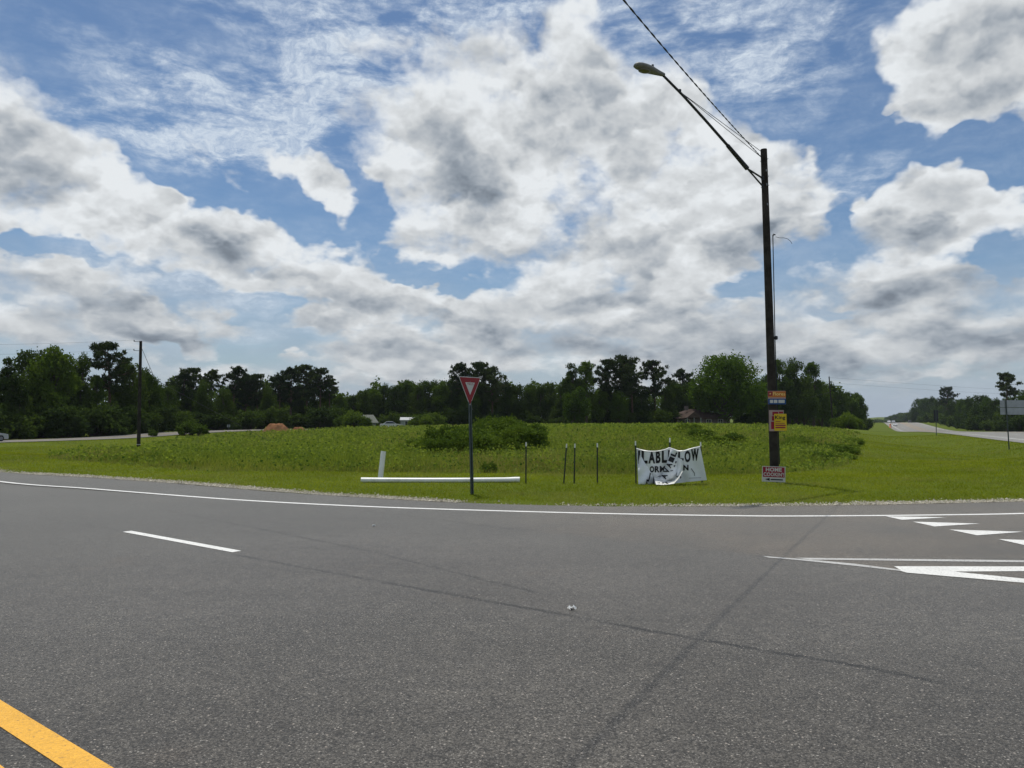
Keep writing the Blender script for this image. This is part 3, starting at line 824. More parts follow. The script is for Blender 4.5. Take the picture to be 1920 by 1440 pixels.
# pale gravel and thatch along the pavement edge
E = np.array(ROAD_EDGE); seg = np.linalg.norm(np.diff(E, axis=0), axis=1); cum = np.concatenate([[0], np.cumsum(seg)])
n = 230000
s_ = rng.uniform(0, cum[-1], n)
ex = np.interp(s_, cum, E[:, 0]); ey = np.interp(s_, cum, E[:, 1])
ex2 = np.interp(s_ + .05, cum, E[:, 0]); ey2 = np.interp(s_ + .05, cum, E[:, 1])
tx, ty = ex2 - ex, ey2 - ey; L = np.hypot(tx, ty) + 1e-9
off = np.abs(rng.normal(0, .22, n)) - .06
dens = vnoise(s_, s_ * 0, .45, 41)
left = (ex < -1.0) | (ex > 7)
keep = (ex > -26) & (ex < 24) & (rng.random(n) < np.clip((dens - .2) * 2.0, .08, 1) * np.where(left, 1, .22))
x, y = (ex - ty / L * off)[keep], (ey + tx / L * off)[keep]
ss = rng.uniform(.007, .024, len(x)) * (1 + .9 * (rng.random(len(x)) < .06))
z = np.maximum(ground_z(x, y), road_z(x, y)) + ss * .25
dirs = np.array([(1, 0, 0), (-.5, .87, 0), (-.5, -.87, 0), (0, 0, .8)])
jit = rng.uniform(.7, 1.3, (len(x), 4, 3))
an = rng.uniform(0, 6.28, len(x)); ca, sa = np.cos(an), np.sin(an)
dv = dirs[None] * jit
dv = np.stack([dv[..., 0] * ca[:, None] - dv[..., 1] * sa[:, None], dv[..., 0] * sa[:, None] + dv[..., 1] * ca[:, None], dv[..., 2]], -1)
V = (np.stack([x, y, z], 1)[:, None] + dv * ss[:, None, None]).reshape(-1, 3)
b4 = np.arange(len(x))[:, None, None] * 4
F = (b4 + np.array([(0, 1, 3), (1, 2, 3), (2, 0, 3)])[None]).reshape(-1, 3)
cc = lerp((0.30, 0.27, 0.20), (0.66, 0.61, 0.50), rng.random(len(x)))
tag(link('edge_gravel', fast_mesh('edge_gravel', V, F, M['gravel'], np.repeat(cc, 4, 0))), 'pale loose gravel along the pavement edge', 'gravel', kind='stuff')

# ------------------------------------------------------------------ trees
M['bark'] = plain('grey_brown_bark', (0.075, 0.058, 0.045), 0.9, 0.1, var=0.35, scale=4.0, bmp=0.6)
M['pine_bark'] = plain('reddish_pine_bark', (0.105, 0.070, 0.050), 0.9, 0.1, var=0.35, scale=4.0, bmp=0.6)
M['leaf_dark'] = leaf_mat('dark_oak_leaves', (0.026, 0.050, 0.014), (0.085, 0.125, 0.030), 0.30)
M['leaf_mid'] = leaf_mat('green_leaves', (0.036, 0.072, 0.014), (0.110, 0.165, 0.030), 0.32)
M['leaf_lit'] = leaf_mat('fresh_green_leaves', (0.050, 0.100, 0.012), (0.150, 0.225, 0.028), 0.36)
M['needle'] = leaf_mat('pine_needles', (0.026, 0.046, 0.020), (0.075, 0.100, 0.040), 0.22)
M['shrub'] = leaf_mat('shrub_leaves', (0.045, 0.085, 0.016), (0.140, 0.195, 0.036), 0.32)
M['vine'] = leaf_mat('vine_leaves', (0.045, 0.085, 0.016), (0.150, 0.210, 0.040), 0.32)

def unit(v): return v / (np.linalg.norm(v, axis=-1, keepdims=True) + 1e-9)
def leaf_quads(P, size, r, out=None, bias=0.6):
    n = len(P)
    nrm = r.normal(size=(n, 3))
    if out is not None: nrm = unit(nrm) + bias * out
    nrm = unit(nrm)
    a = unit(np.cross(nrm, r.normal(size=(n, 3)))); b = np.cross(nrm, a)
    s = size * r.uniform(.65, 1.35, n)[:, None]
    V = np.stack([P - a * s * .5, P + b * s * .36, P + a * s * .5, P - b * s * .36], 1).reshape(-1, 3)
    return V
def limb(mb, a, b, r0, r1, r, bend=0.12, n=5, seg=6):
    a, b = np.array(a, float), np.array(b, float); L = np.linalg.norm(b - a)
    j = r.normal(size=3) * bend * L
    pts = [a + (b - a) * t + j * math.sin(math.pi * t) * .6 for t in np.linspace(0, 1, n)]
    mb.tube(pts, list(np.linspace(r0, r1, n)), seg, caps=False)
    return pts
def broadleaf(name, seed, H, Rw, base, lobes, per, size, mat, topw=0.75, squash=1.0, gap=0.25):
    """crown between base*H and H, radius Rw; returns (trunk mesh, crown mesh)"""
    r = np.random.default_rng(seed)
    cz, ch = H * (1 + base) / 2, H * (1 - base) / 2
    C, R = [], []
    for i in range(lobes):
        zt = r.uniform(-0.95, 0.92)
        prof = math.sqrt(max(0.05, 1 - abs(zt) ** 2.2)) * (topw + (1 - topw) * (1 - zt) / 2 * 1.2)
        an = r.uniform(0, 2 * math.pi); rad = Rw * prof * math.sqrt(r.uniform(.15, 1.0)) * .82
        rr = Rw * r.uniform(.20, .38) * (0.75 + .35 * prof)
        C.append((math.cos(an) * rad, math.sin(an) * rad, cz + zt * (ch - rr * .6))); R.append(rr)
    C, R = np.array(C), np.array(R)
    Ps, Os = [], []
    for c, rr in zip(C, R):
        k = int(per * (rr / (Rw * .3)) ** 2)
        d = unit(r.normal(size=(k, 3))); d[:, 2] *= squash
        rad = rr * np.clip(r.normal(.86, .17, k), .25, 1.22)
        lump = 1 + .20 * np.sin(d[:, 0] * 7 + c[0] * 3) * np.sin(d[:, 1] * 6 + c[1] * 5) + .12 * np.sin(d[:, 2] * 13 + c[2])
        Ps.append(c + d * (rad * lump)[:, None]); Os.append(d)
    P, O = np.concatenate(Ps), np.concatenate(Os)
    g = vnoise(P[:, 0] + P[:, 2] * .7 + seed, P[:, 1] - P[:, 2] * .6, 0.9, seed + 5)
    keep = g > gap; P, O = P[keep], O[keep]
    V = leaf_quads(P, size, r, O, .5)
    crown = fast_mesh('crown', V, quad_faces(len(P)), mat)
    mb = MB()
    top = (r.normal() * .04 * H, r.normal() * .04 * H, H * .8)
    tr = H * .020 + .05
    pts = limb(mb, (0, 0, -.3), top, tr * 1.25, tr * .25, r, .03, 9, 8)
    for i in range(min(14, lobes)):
        c = C[r.integers(len(C))]
        st = pts[int(np.clip((c[2] / H - .25) * 8, 1, 6))]
        limb(mb, st, c, tr * .42, tr * .08, r, .1)
    trunk = bpy.data.meshes.new('trunk'); trunk.from_pydata(mb.v, [], mb.f); trunk.materials.append(M['bark']); trunk.update()
    trunk.polygons.foreach_set('use_smooth', [True] * len(trunk.polygons))
    return trunk, crown
def pine(name, seed, H, Rw, base, nb, puffs, mat, flat=1.0):
    """tall bare trunk, irregular tufted crown"""
    r = np.random.default_rng(seed)
    mb = MB(); tr = H * .016 + .05
    tp = limb(mb, (0, 0, -.3), (r.normal() * .02 * H, r.normal() * .02 * H, H * .97), tr * 1.2, tr * .22, r, .015, 12, 8)
    tp = np.array(tp)
    P, O = [], []
    for i in range(nb):
        t = base + (1 - base) * (i + r.uniform(0, 1)) / nb
        z = t * H
        s = np.array([np.interp(z, tp[:, 2], tp[:, k]) for k in range(3)])
        q = (t - base) / (1 - base)
        ln = Rw * (0.35 + 1.0 * math.sin(math.pi * min(1, q * .75 + .20)) ** 1.0) * r.uniform(.5, 1.1)
        if q > .88: ln *= .62
        an = r.uniform(0, 2 * math.pi); up = r.uniform(.05, .5) * flat
        e = s + ln * np.array((math.cos(an), math.sin(an), up))
        br = limb(mb, s, e, tr * .30 * (1.1 - q * .6), tr * .06, r, .10, 5, 5)
        br = np.array(br)
        for k in range(puffs):
            f = 1 - abs(r.normal(0, .42)); f = min(max(f, .12), 1.06)
            c = np.array([np.interp(f, np.linspace(0, 1, 5), br[:, m]) for m in range(3)]) + r.normal(size=3) * np.array((.30, .30, .20)) * (Rw * .34) + np.array((0, 0, .08))
            n = 24
            d = unit(r.normal(size=(n, 3)) + np.array((0, 0, .25)))
            pr = (.18 + .34 * r.random()) * (Rw / 3.0) ** .5
            P.append(c + d * pr * r.uniform(.15, 1.0, (n, 1))); O.append(d)
    P, O = np.concatenate(P), np.concatenate(O)
    n = len(P)
    side = unit(np.cross(O, r.normal(size=(n, 3)))) * .075
    ln = r.uniform(.20, .42, n)[:, None]
    V = np.stack([P - O * ln * .5 - side, P - O * ln * .5 + side, P + O * ln * .5 + side * .6, P + O * ln * .5 - side * .6], 1).reshape(-1, 3)
    crown = fast_mesh('crown', V, quad_faces(n), mat)
    trunk = bpy.data.meshes.new('trunk'); trunk.from_pydata(mb.v, [], mb.f); trunk.materials.append(M['pine_bark']); trunk.update()
    trunk.polygons.foreach_set('use_smooth', [True] * len(trunk.polygons))
    return trunk, crown
def shrub_mesh(seed, R, H, lobes, per, size, mat):
    r = np.random.default_rng(seed)
    Ps, Os = [], []
    mb = MB()
    for i in range(lobes):
        an = r.uniform(0, 2 * math.pi); rad = R * math.sqrt(r.uniform(0, 1)) * .72
        zt = r.uniform(.18, .80) * H * (1.15 - .55 * (rad / R) ** 2)
        rr = R * r.uniform(.22, .40)
        c = np.array((math.cos(an) * rad, math.sin(an) * rad, zt))
        k = int(per * r.uniform(.7, 1.3)); d = unit(r.normal(size=(k, 3)))
        Ps.append(c + d * (rr * np.clip(r.normal(.85, .2, k), .2, 1.3))[:, None] * np.array((1, 1, .8))); Os.append(d)
        limb(mb, (c[0] * .12, c[1] * .12, -.1), c, .035 * (H / 2 + .3), .012, r, .1, 4, 5)
    # upright shoots break the outline
    for i in range(lobes // 2):
        an = r.uniform(0, 2 * math.pi); rad = R * math.sqrt(r.uniform(0, 1)) * .8
        b = np.array((math.cos(an) * rad, math.sin(an) * rad, H * .55)); e = b + np.array((r.normal() * .15, r.normal() * .15, H * r.uniform(.3, .6)))
        k = 26; t = r.random(k)[:, None]
        Ps.append(b + (e - b) * t + r.normal(size=(k, 3)) * .07 * H ** .5); Os.append(unit(r.normal(size=(k, 3))))
    P, O = np.concatenate(Ps), np.concatenate(Os)
    keep = P[:, 2] > 0.02; P, O = P[keep], O[keep]
    crown = fast_mesh('foliage', leaf_quads(P, size, r, O, .4), quad_faces(len(P)), mat)
    stem = bpy.data.meshes.new('stem'); stem.from_pydata(mb.v, [], mb.f); stem.materials.append(M['bark']); stem.update()
    return stem, crown

# each proto: trunk, crown, height, crown radius
PROTO = {
    'oakA': (*broadleaf('oak', 101, 12, 4.6, .16, 46, 300, .34, M['leaf_dark'], .8), 12, 4.6),
    'oakB': (*broadleaf('oak', 102, 12, 4.0, .12, 44, 300, .34, M['leaf_mid'], .7), 12, 4.0),
    'oakC': (*broadleaf('oak', 103, 12, 3.6, .10, 42, 280, .32, M['leaf_dark'], .62), 12, 3.6),
    'big': (*broadleaf('oak', 104, 13, 6.6, .10, 85, 330, .36, M['leaf_lit'], .86, gap=.2), 13, 6.6),
    'colA': (*broadleaf('poplar', 105, 13, 2.2, .14, 40, 210, .30, M['leaf_dark'], .9), 13, 2.2),
    'colB': (*broadleaf('poplar', 106, 13, 2.5, .18, 38, 220, .30, M['leaf_mid'], .85), 13, 2.5),
    'lit': (*broadleaf('maple', 107, 8, 3.0, .08, 40, 260, .28, M['leaf_mid'], .7), 8, 3.0),
    'pineA': (*pine('pine', 201, 15, 3.2,   .46, 46, 11, M['needle']), 15, 3.2),
    'pineB': (*pine('pine', 202, 15, 2.9, .52, 42, 11, M['needle']), 15, 2.9),
    'pineC': (*pine('pine', 203, 15, 3.6, .38, 56, 11, M['needle'], .8), 15, 3.6),
    'pineD': (*pine('pine', 204, 15, 2.5, .60, 36, 11, M['needle']), 15, 2.5),
}
SHRUB = {
    'under': (*shrub_mesh(301, 2.2, 3.0, 26, 170, .26, M['leaf_dark']), 3.0, 2.2),
    'bush': (*shrub_mesh(302, 1.4, 1.6, 24, 190, .15, M['shrub']), 1.6, 1.4),
    'vineA': (*shrub_mesh(303, 1.7, 1.5, 30, 220, .15, M['vine']), 1.5, 1.7),
    'vineB': (*shrub_mesh(304, 1.5, 1.3, 26, 220, .14, M['vine']), 1.3, 1.5),
    'sapling': (*shrub_mesh(305, 1.0, 2.0, 16, 150, .17, M['shrub']), 2.0, 1.0),
}
def put_tree(kind, name, u, v, y, label, group, wide=1.0, cat='tree', seed=0):
    """tree whose top shows at pixel (u, v), standing at depth y"""
    t, c, H, R = PROTO[kind]
    x, _, ztop = AT(u, v, y)
    z0 = gz(x, y)
    s = (ztop - z0) / H
    e = empty(name, (x, y, z0), random.uniform(0, 6.28), (s * wide, s * wide, s))
    link('trunk', t, e); link('crown', c, e)
    return tag(e, label, cat, group)
def put_shrub(kind, name, x, y, h, w, label, group, cat='shrub'):
    t, c, H, R = SHRUB[kind]
    e = empty(name, (x, y, gz(x, y) - .05), random.uniform(0, 6.28), (w / R, w / R, h / H))
    link('stem', t, e); link('foliage', c, e)
    return tag(e, label, cat, group)

def wood_front(u): return float(np.interp(u, [-120, 0, 100, 200, 250, 300, 350], [86, 95, 101, 109, 114, 121, 131]))
# -- trees told apart by look
put_tree('colA', 'cedar_tree', 22, 668, wood_front(22) + 1, 'narrow dark tree standing at the end of the wood beside the side road', None)
put_tree('oakB', 'oak_tree', 105, 646, wood_front(105) + 3, 'tallest leafy oak of the wood beside the side road', None, 0.85)
put_tree('oakA', 'oak_tree', 62, 655, wood_front(62) + 6, 'broad dark oak beside the narrow tree by the side road', None, .75)
put_tree('oakC', 'oak_tree', 152, 662, wood_front(152) + 3, 'leafy oak leaning out at the gap beside the tall pine', None, .62)
put_tree('pineA', 'pine_tree', 207, 645, wood_front(207) + 4, 'tall pine with a flat tufted crown rising above the oaks by the pole', None, .95)
put_tree('oakA', 'oak_tree', 245, 678, wood_front(245) + 4, 'round dark oak directly behind the short utility pole', None, .8)
put_tree('big', 'shade_tree', 1358, 664, 168, 'big round bright green shade tree beside the brown roofed house', None, 1.0)
put_tree('lit', 'maple_tree', 1081, 724, 142, 'small bright leafy tree standing forward of the twin tall trees', None, .95)
put_tree('colA', 'poplar_tree', 1072, 678, 160, 'left one of twin tall narrow trees behind the field', None, .85)
put_tree('colB', 'poplar_tree', 1099, 674, 162, 'right one of twin tall narrow trees behind the field', None, .85)
put_tree('pineD', 'pine_tree', 1886, 701, 245, 'lone tall pine with tiered tufts above the back of the road sign', None, 1.0)
put_tree('pineB', 'pine_tree', 1774, 727, 430, 'pine standing clear above the wood across the highway', None, 1.0)
# -- the skyline of the wood, tree by tree (pixel of the top, depth)
SHAPE = {'oakA': 'broad', 'oakB': 'rounded', 'oakC': 'tapering', 'colA': 'narrow dark', 'colB': 'narrow'}
WOOD_L = [('oakC', -30, 690, 99), ('oakA', -75, 668, 101), ('colB', 180, 700, 98), ('oakB', 285, 702, 108), ('oakC', 270, 690, 112), ('oakA', 128, 690, 97), ('oakC', 40, 700, 96), ('oakB', -120, 660, 104)]
for k, u, v, y in WOOD_L:
    y = max(y, wood_front(u) + random.uniform(0, 6))
    put_tree(k, 'oak_tree', u, v, y, SHAPE[k] + ' leafy tree beside the side road, ' + ('beyond the silver car' if u < 60 else 'among the tall oaks' if u < 200 else 'behind the short utility pole'), 'trees in the wood by the side road', .75)
WOOD_M = [('oakA', 312, 722, 140), ('pineC', 345, 702, 150), ('pineA', 366, 692, 152), ('oakC', 385, 712, 146), ('pineD', 401, 696, 154), ('oakA', 418, 728, 150), ('pineB', 438, 690, 156), ('pineC', 462, 706, 158),
          ('pineA', 484, 703, 160), ('oakC', 505, 722, 156), ('pineB', 524, 706, 162), ('pineC', 546, 692, 164), ('pineA', 575, 686, 166), ('pineB', 600, 692, 166), ('pineD', 617, 712, 168), ('oakB', 636, 738, 172), ('oakC', 330, 722, 148), ('oakB', 356, 728, 150), ('oakA', 428, 722, 164), ('oakB', 450, 728, 162), ('oakC', 474, 724, 168), ('oakA', 496, 730, 170), ('oakB', 536, 722, 172), ('oakC', 560, 716, 176), ('oakA', 588, 720, 176), ('oakB', 612, 730, 174)]
for k, u, v, y in WOOD_M:
    p = k.startswith('pine')
    put_tree(k, 'pine_tree' if p else 'oak_tree', u, v, y, ('tall pine with a tufted top' if p else SHAPE[k] + ' dark leafy tree') + ' in the wood ' + ('beyond the saplings' if u < 410 else 'beyond the small sign on a post' if u < 480 else 'right behind the orange dirt mound' if u < 560 else 'left of the grey green roofed house'), ('pines' if p else 'leafy trees') + ' behind the dirt mound', 1.0 if p else .8)
WOOD_C = [('oakC', 662, 740, 178), ('oakA', 684, 731, 180), ('oakB', 702, 728, 182), ('oakC', 722, 719, 184), ('oakA', 742, 722, 180), ('oakB', 762, 711, 184), ('oakC', 782, 718, 180), ('oakA', 802, 713, 184), ('oakB', 828, 714, 182), ('oakC', 850, 706, 180),
          ('oakC', 950, 713, 172), ('oakA', 972, 720, 172), ('oakB', 992, 718, 174), ('oakC', 1012, 720, 172), ('oakA', 1032, 717, 176), ('oakC', 1052, 718, 170), ('oakB', 1125, 726, 166), ('oakA', 1205, 730, 170), ('oakC', 1248, 724, 172),
          ('oakB', 1262, 712, 186), ('oakA', 1290, 716, 188), ('oakC', 905, 716, 176), ('oakB', 1160, 732, 164), ('oakA', 652, 744, 190), ('oakC', 672, 734, 192), ('oakB', 693, 727, 194), ('oakA', 712, 722, 192), ('oakC', 752, 714, 194), ('oakB', 772, 713, 192), ('oakC', 812, 712, 194), ('oakA', 838, 712, 190), ('oakB', 862, 712, 188), ('oakC', 935, 708, 184), ('oakB', 882, 720, 170), ('oakA', 1180, 722, 176), ('oakC', 1140, 724, 178)]
for k, u, v, y in WOOD_C:
    put_tree(k, 'oak_tree', u, v, y, SHAPE[k] + ' dark leafy tree of the long wood, ' + ('behind the grey green roofed house' if u < 725 else 'behind the trailer home' if u < 835 else 'behind the yield sign' if u < 940 else 'behind the thicket' if u < 1060 else 'near the twin tall trees' if u < 1180 else 'next to the brown roofed house'), 'leafy trees behind the field', .85)
for k, u, v, y in [('pineB', 870, 684, 172), ('pineA', 895, 681, 174), ('pineC', 922, 690, 172), ('pineA', 1138, 676, 168), ('pineC', 1166, 669, 170), ('pineB', 1185, 686, 168), ('pineA', 1226, 678, 170), ('pineD', 1276, 694, 190)]:
    put_tree(k, 'pine_tree', u, v, y, 'tall dark pine of the long wood ' + ('in the trio behind the yield sign' if u < 1000 else 'between the twin tall trees and the house' if u < 1210 else 'close to the brown roofed house'), 'pines behind the field', 1.0)
WOOD_R = [('oakB', 1440, 700, 182), ('colB', 1459, 670, 188), ('colA', 1478, 690, 190), ('oakC', 1492, 671, 192), ('colB', 1523, 675, 196), ('oakA', 1508, 706, 190), ('oakA', 1470, 712, 186), ('oakB', 1540, 712, 200), ('oakC', 1556, 716, 212), ('oakA', 1572, 730, 225), ('oakB', 1590, 734, 238),
          ('oakC', 1604, 738, 255), ('oakB', 1606, 735, 262), ('oakA', 1598, 752, 215), ('oakC', 1612, 756, 275), ('oakA', 1426, 718, 178), ('oakB', 1616, 762, 262)]
for k, u, v, y in WOOD_R:
    put_tree(k, 'oak_tree', u, v, y, SHAPE[k] + ' leafy tree between house and highway, ' + ('behind the street light pole' if u < 1500 else 'behind the thin distant pole' if u < 1580 else 'at the end by the highway'), 'trees between house and highway', .8)
def across(u):
    """depth at which a sight line has cleared the far side of the highway"""
    return 47.0 / ((u - 960) / FOC - 0.4556)
WOOD_H = [('oakA', 1722, 747), ('oakB', 1736, 745), ('oakC', 1750, 743), ('oakA', 1762, 748), ('oakA', 1792, 748), ('oakB', 1806, 747), ('oakC', 1820, 743), ('oakA', 1838, 740), ('oakB', 1854, 744), ('oakC', 1868, 746), ('oakA', 1902, 742), ('oakB', 1925, 730),
          ('oakC', 1950, 736), ('oakA', 1713, 764), ('oakB', 1774, 746), ('oakB', 1985, 728), ('oakA', 2020, 732), ('oakC', 1884, 744), ('oakA', 2060, 726), ('oakC', 1845, 752), ('oakB', 1815, 756), ('oakC', 1780, 755)]
for k, u, v in WOOD_H:
    put_tree(k, 'oak_tree', u, v, across(u) * random.uniform(1.0, 1.12), SHAPE[k] + ' leafy tree across the highway, ' + ('at its far end' if u < 1760 else 'around the clear standing pine' if u < 1830 else 'behind the back of the road sign'), 'trees across the highway', .95)
for k, u, v, y in [('oakA', 1703, 776, 840), ('oakB', 1696, 777, 900), ('oakC', 1688, 777, 960), ('oakA', 1680, 778, 1040), ('oakB', 1672, 780, 1100)]:
    put_tree(k, 'oak_tree', u, v, y, 'hazy tree beside the highway beyond its crest', 'far trees beyond the highway crest', 1.6)
# dark undergrowth filling the foot of the wood
def foot(px, y0, y1, n, label, group, hh=(2.4, 4.6)):
    for i in range(n):
        t = (i + random.uniform(-.3, .3)) / max(1, n - 1)
        u = px[0] + (px[1] - px[0]) * t; y = y0 + (y1 - y0) * t + random.uniform(-3, 3)
        if u < 320: y = wood_front(u) + random.uniform(-1.5, 1.5)
        x = AT(u, 790, y)[0]
        put_shrub('under', 'understorey_bush', x, y, random.uniform(*hh), random.uniform(2.4, 3.6), label, group)
foot((-60, 300), 92, 102, 15, 'dark undergrowth bush at the foot of the wood by the side road', 'undergrowth by the side road')
foot((300, 640), 140, 162, 17, 'dark undergrowth bush at the foot of the wood behind the dirt mound', 'undergrowth behind the dirt mound')
foot((650, 1260), 172, 166, 25, 'dark undergrowth bush at the foot of the long wood behind the field', 'undergrowth behind the field')
foot((1400, 1620), 172, 255, 15, 'dark undergrowth bush between the house and the highway', 'undergrowth beside the highway')
for u in np.linspace(1718, 2000, 20):
    y = across(u) * random.uniform(.97, 1.02)
    put_shrub('under', 'understorey_bush', AT(u, 790, y)[0], y, random.uniform(4, 7), random.uniform(3.5, 5.5) * (y / 300) ** .5, 'dark undergrowth bush at the foot of the wood across the highway', 'undergrowth across the highway')

# far wooded ridge that closes the horizon: one mass nobody could count
def ridge():
    r = np.random.default_rng(9)
    Ps = []
    for a0, a1, d0, d1, h, n in ((-46, 24.3, 250, 300, 11.5, 40000), (24.0, 25.9, 1250, 1400, 5.5, 5000), (25.9, 27.6, 1300, 1500, 9, 5000), (29.5, 60, 760, 860, 12, 12000)):
        a = np.radians(r.uniform(a0, a1, n)); d = r.uniform(d0, d1, n)
        x, y = d * np.sin(a), d * np.cos(a)
        g = ground_z(x, y)
        hh = h * (.55 + .75 * vnoise(np.degrees(a), np.degrees(a) * 0, 1.3, 77) + .2 * vnoise(np.degrees(a), d * .05, 5.0, 78))
        Ps.append(np.stack([x, y, g + hh * np.sqrt(r.random(n))], 1))
    P = np.concatenate(Ps)
    s = 1.5 * np.hypot(P[:, 0], P[:, 1]) / 400
    V = leaf_quads(P, 1.0, r)
    c = P.repeat(4, 0); V = c + (V - c) * s.repeat(4)[:, None]
    tag(link('far_wood', fast_mesh('far_wood', V, quad_faces(len(P)), M['leaf_dark'])), 'far wooded ridge closing the horizon', 'wood', kind='stuff')
ridge()

# -- shrubs in and around the field
KUDZU = 'vine covered shrub in the dark green thicket behind the yield sign'
for i in range(64):
    u = random.uniform(780, 990)
    y = random.uniform(35, 40) if i % 3 == 0 else random.uniform(39, 58)
    if y < 40 and not 800 < u < 1000: y += 5
    top = np.interp(u, [770, 830, 900, 970, 1000], [836, 806, 792, 790, 808])
    x = AT(u, 800, y)[0]
    h = max(.45, AT(u, top + random.choice([-5, 0, 5, 12, 20, 30]) + (12 if y < 40 else 0), y)[2] - gz(x, y))
    put_shrub(random.choice(['vineA', 'vineB', 'bush']), 'vine_shrub', x, y, h, random.uniform(.7, 1.6), KUDZU, 'shrubs of the thicket')
for i in range(16):
    u = random.uniform(1490, 1600); t = (u - 1500) / 110
    y = random.uniform(36, 62)
    x = AT(u, 820, y)[0]
    put_shrub(random.choice(['vineA', 'bush']), 'bank_shrub', x, y, random.uniform(.30, .6), random.uniform(.6, 1.3), 'low shrub on the field bank above the roadside swale', 'shrubs on the field bank')
for i, (u, v, y, h, w) in enumerate([(1330, 825, 48, .7, 1.2), (1355, 835, 42, .6, .9), (1310, 818, 55, .7, 1.3), (1290, 812, 62, .8, 1.3), (1375, 822, 52, .7, 1.0)]):
    put_shrub('bush', 'field_bush', AT(u, v, y)[0], y, h, w, 'low dark bush in the field behind the banner', 'bushes behind the banner')
for u, y, h, w in ((1588, 150, 3.0, 2.2), (1574, 152, 2.2, 2.0), (1604, 165, 2.6, 2.0)):
    put_shrub('bush', 'roadside_bush', AT(u, 790, y)[0], y, h, w, 'rounded bright bush beside the thin utility pole by the highway', 'bushes by the thin pole')
for u, y, h, w in ((343, 107, 1.9, 1.3), (360, 108, 2.2, 1.4), (377, 107, 1.6, 1.2)):
    put_shrub('sapling', 'sapling', AT(u, 800, y)[0], y, h, w, 'sapling clump with upright leafy shoots at the field corner', 'saplings at the field corner')
put_shrub('sapling', 'roadside_shrub', AT(288, 800, 104)[0], 104, 1.1, .8, 'small yellowish shrub beside the square road sign', None)
for u, y, h, w in ((662, 150, 3.4, 2.8), (645, 152, 2.6, 2.2), (680, 150, 2.2, 1.8), (690, 151, 1.4, 1.2), (790, 150, 2.5, 2.2), (812, 152, 2.9, 2.4), (774, 149, 1.7, 1.3), (800, 148, 2.2, 1.6)):
    put_shrub('bush', 'hedge_bush', AT(u, 795, y)[0], y, h, w, 'rounded bush in front of the two pale houses behind the field', 'bushes in front of the pale houses')
put_shrub('vineB', 'weed_clump', G(918, 884, -.05)[0], G(918, 884, -.05)[1], .34, .3, 'small dark weed clump at the mown edge beyond the pipe', None)

# dirt mound
M['dirt'] = plain('orange_clay', (0.20, 0.098, 0.048), 0.95, 0.05, var=0.3, scale=1.5, bmp=0.8, dirt=(0.13, 0.085, 0.04))
def mound(u0, u1, vt, y, name, label):
    x0, x1 = AT(u0, 800, y)[0], AT(u1, 800, y)[0]; cx, R = (x0 + x1) / 2, (x1 - x0) / 2
    n, m = 36, 14
    z0 = gz(cx, y) - .1; H = AT(u0, vt, y)[2] - z0
    V, F = [(0, 0, H)], []
    for j in range(1, m + 1):
        for i in range(n):
            a = 2 * math.pi * i / n; rr = j / m
            hh = H * (1 - sstep(.25, 1.0, rr)) * (1 + .25 * (vnoise([math.cos(a) * rr * 3 + 5], [math.sin(a) * rr * 3 + 9], 1.7, 5)[0] - .5)) + (vnoise([math.cos(a) * rr * 9 + 5], [math.sin(a) * rr * 9 + 9], 1.7, 6)[0] - .5) * .25 * (1 - rr)
            V.append((math.cos(a) * rr * R, math.sin(a) * rr * R * .8, float(hh)))
    for i in range(n): F.append((0, 1 + i, 1 + (i + 1) % n))
    for j in range(m - 1):
        for i in range(n): F.append((1 + j * n + i, 1 + (j + 1) * n + i, 1 + (j + 1) * n + (i + 1) % n, 1 + j * n + (i + 1) % n))
    o = MB().add(V, F, True).build(name, M['dirt']); o.location = (cx, y, z0)
    return tag(o, label, 'dirt mound')
mound(484, 554, 795, 118, 'dirt_mound', 'orange clay dirt mound at the far edge of the field')
mound(540, 580, 801.5, 119, 'dirt_mound', 'low brown dirt heap trailing beside the orange clay mound')

# ------------------------------------------------------------------ roadside things
M['pole_wood'] = plain('creosoted_pole_wood', (0.038, 0.033, 0.028), 0.9, 0.1, var=0.4, scale=3.0, bmp=0.7, dirt=(0.066, 0.059, 0.050))
M['grey_metal'] = plain('weathered_galvanised_steel', (0.22, 0.23, 0.24), 0.5, 0.5, 0.6, var=0.15, scale=8)
M['dark_metal'] = plain('dark_steel', (0.035, 0.038, 0.042), 0.55, 0.4, 0.4, var=0.25, scale=8)
M['lamp_grey'] = plain('dull_grey_lamp_casing', (0.20, 0.20, 0.185), 0.6, 0.4, var=0.15, scale=5, dirt=(0.12, 0.115, 0.09))
M['lens'] = plain('clouded_lamp_lens', (0.16, 0.155, 0.13), 0.3, 0.5, var=0.1)
M['wire'] = plain('black_wire', (0.02, 0.02, 0.021), 0.5, 0.4, var=0.1)
M['green_post'] = plain('dark_green_sign_post', (0.075, 0.095, 0.090), 0.6, 0.35, 0.2, var=0.2, scale=9)
M['sign_red'] = plain('yield_sign_red', (0.27, 0.006, 0.014), 0.45, 0.4, var=0.06)
M['sign_white'] = plain('sign_white', (0.58, 0.57, 0.54), 0.45, 0.4, var=0.05)
M['sign_back'] = plain('bare_aluminium_sign_back', (0.33, 0.35, 0.37), 0.55, 0.4, 0.3, var=0.10, scale=3)
M['pvc'] = plain('white_pvc', (0.80, 0.80, 0.76), 0.35, 0.5, var=0.04, dirt=(0.62, 0.60, 0.52))
M['tpost'] = plain('dark_green_t_post_paint', (0.018, 0.026, 0.022), 0.55, 0.4, var=0.3)
M['vinyl'] = plain('white_vinyl', (0.82, 0.84, 0.85), 0.45, 0.4, var=0.05, scale=3)
M['black'] = plain('black_print', (0.012, 0.012, 0.014), 0.5, 0.3, var=0.1)
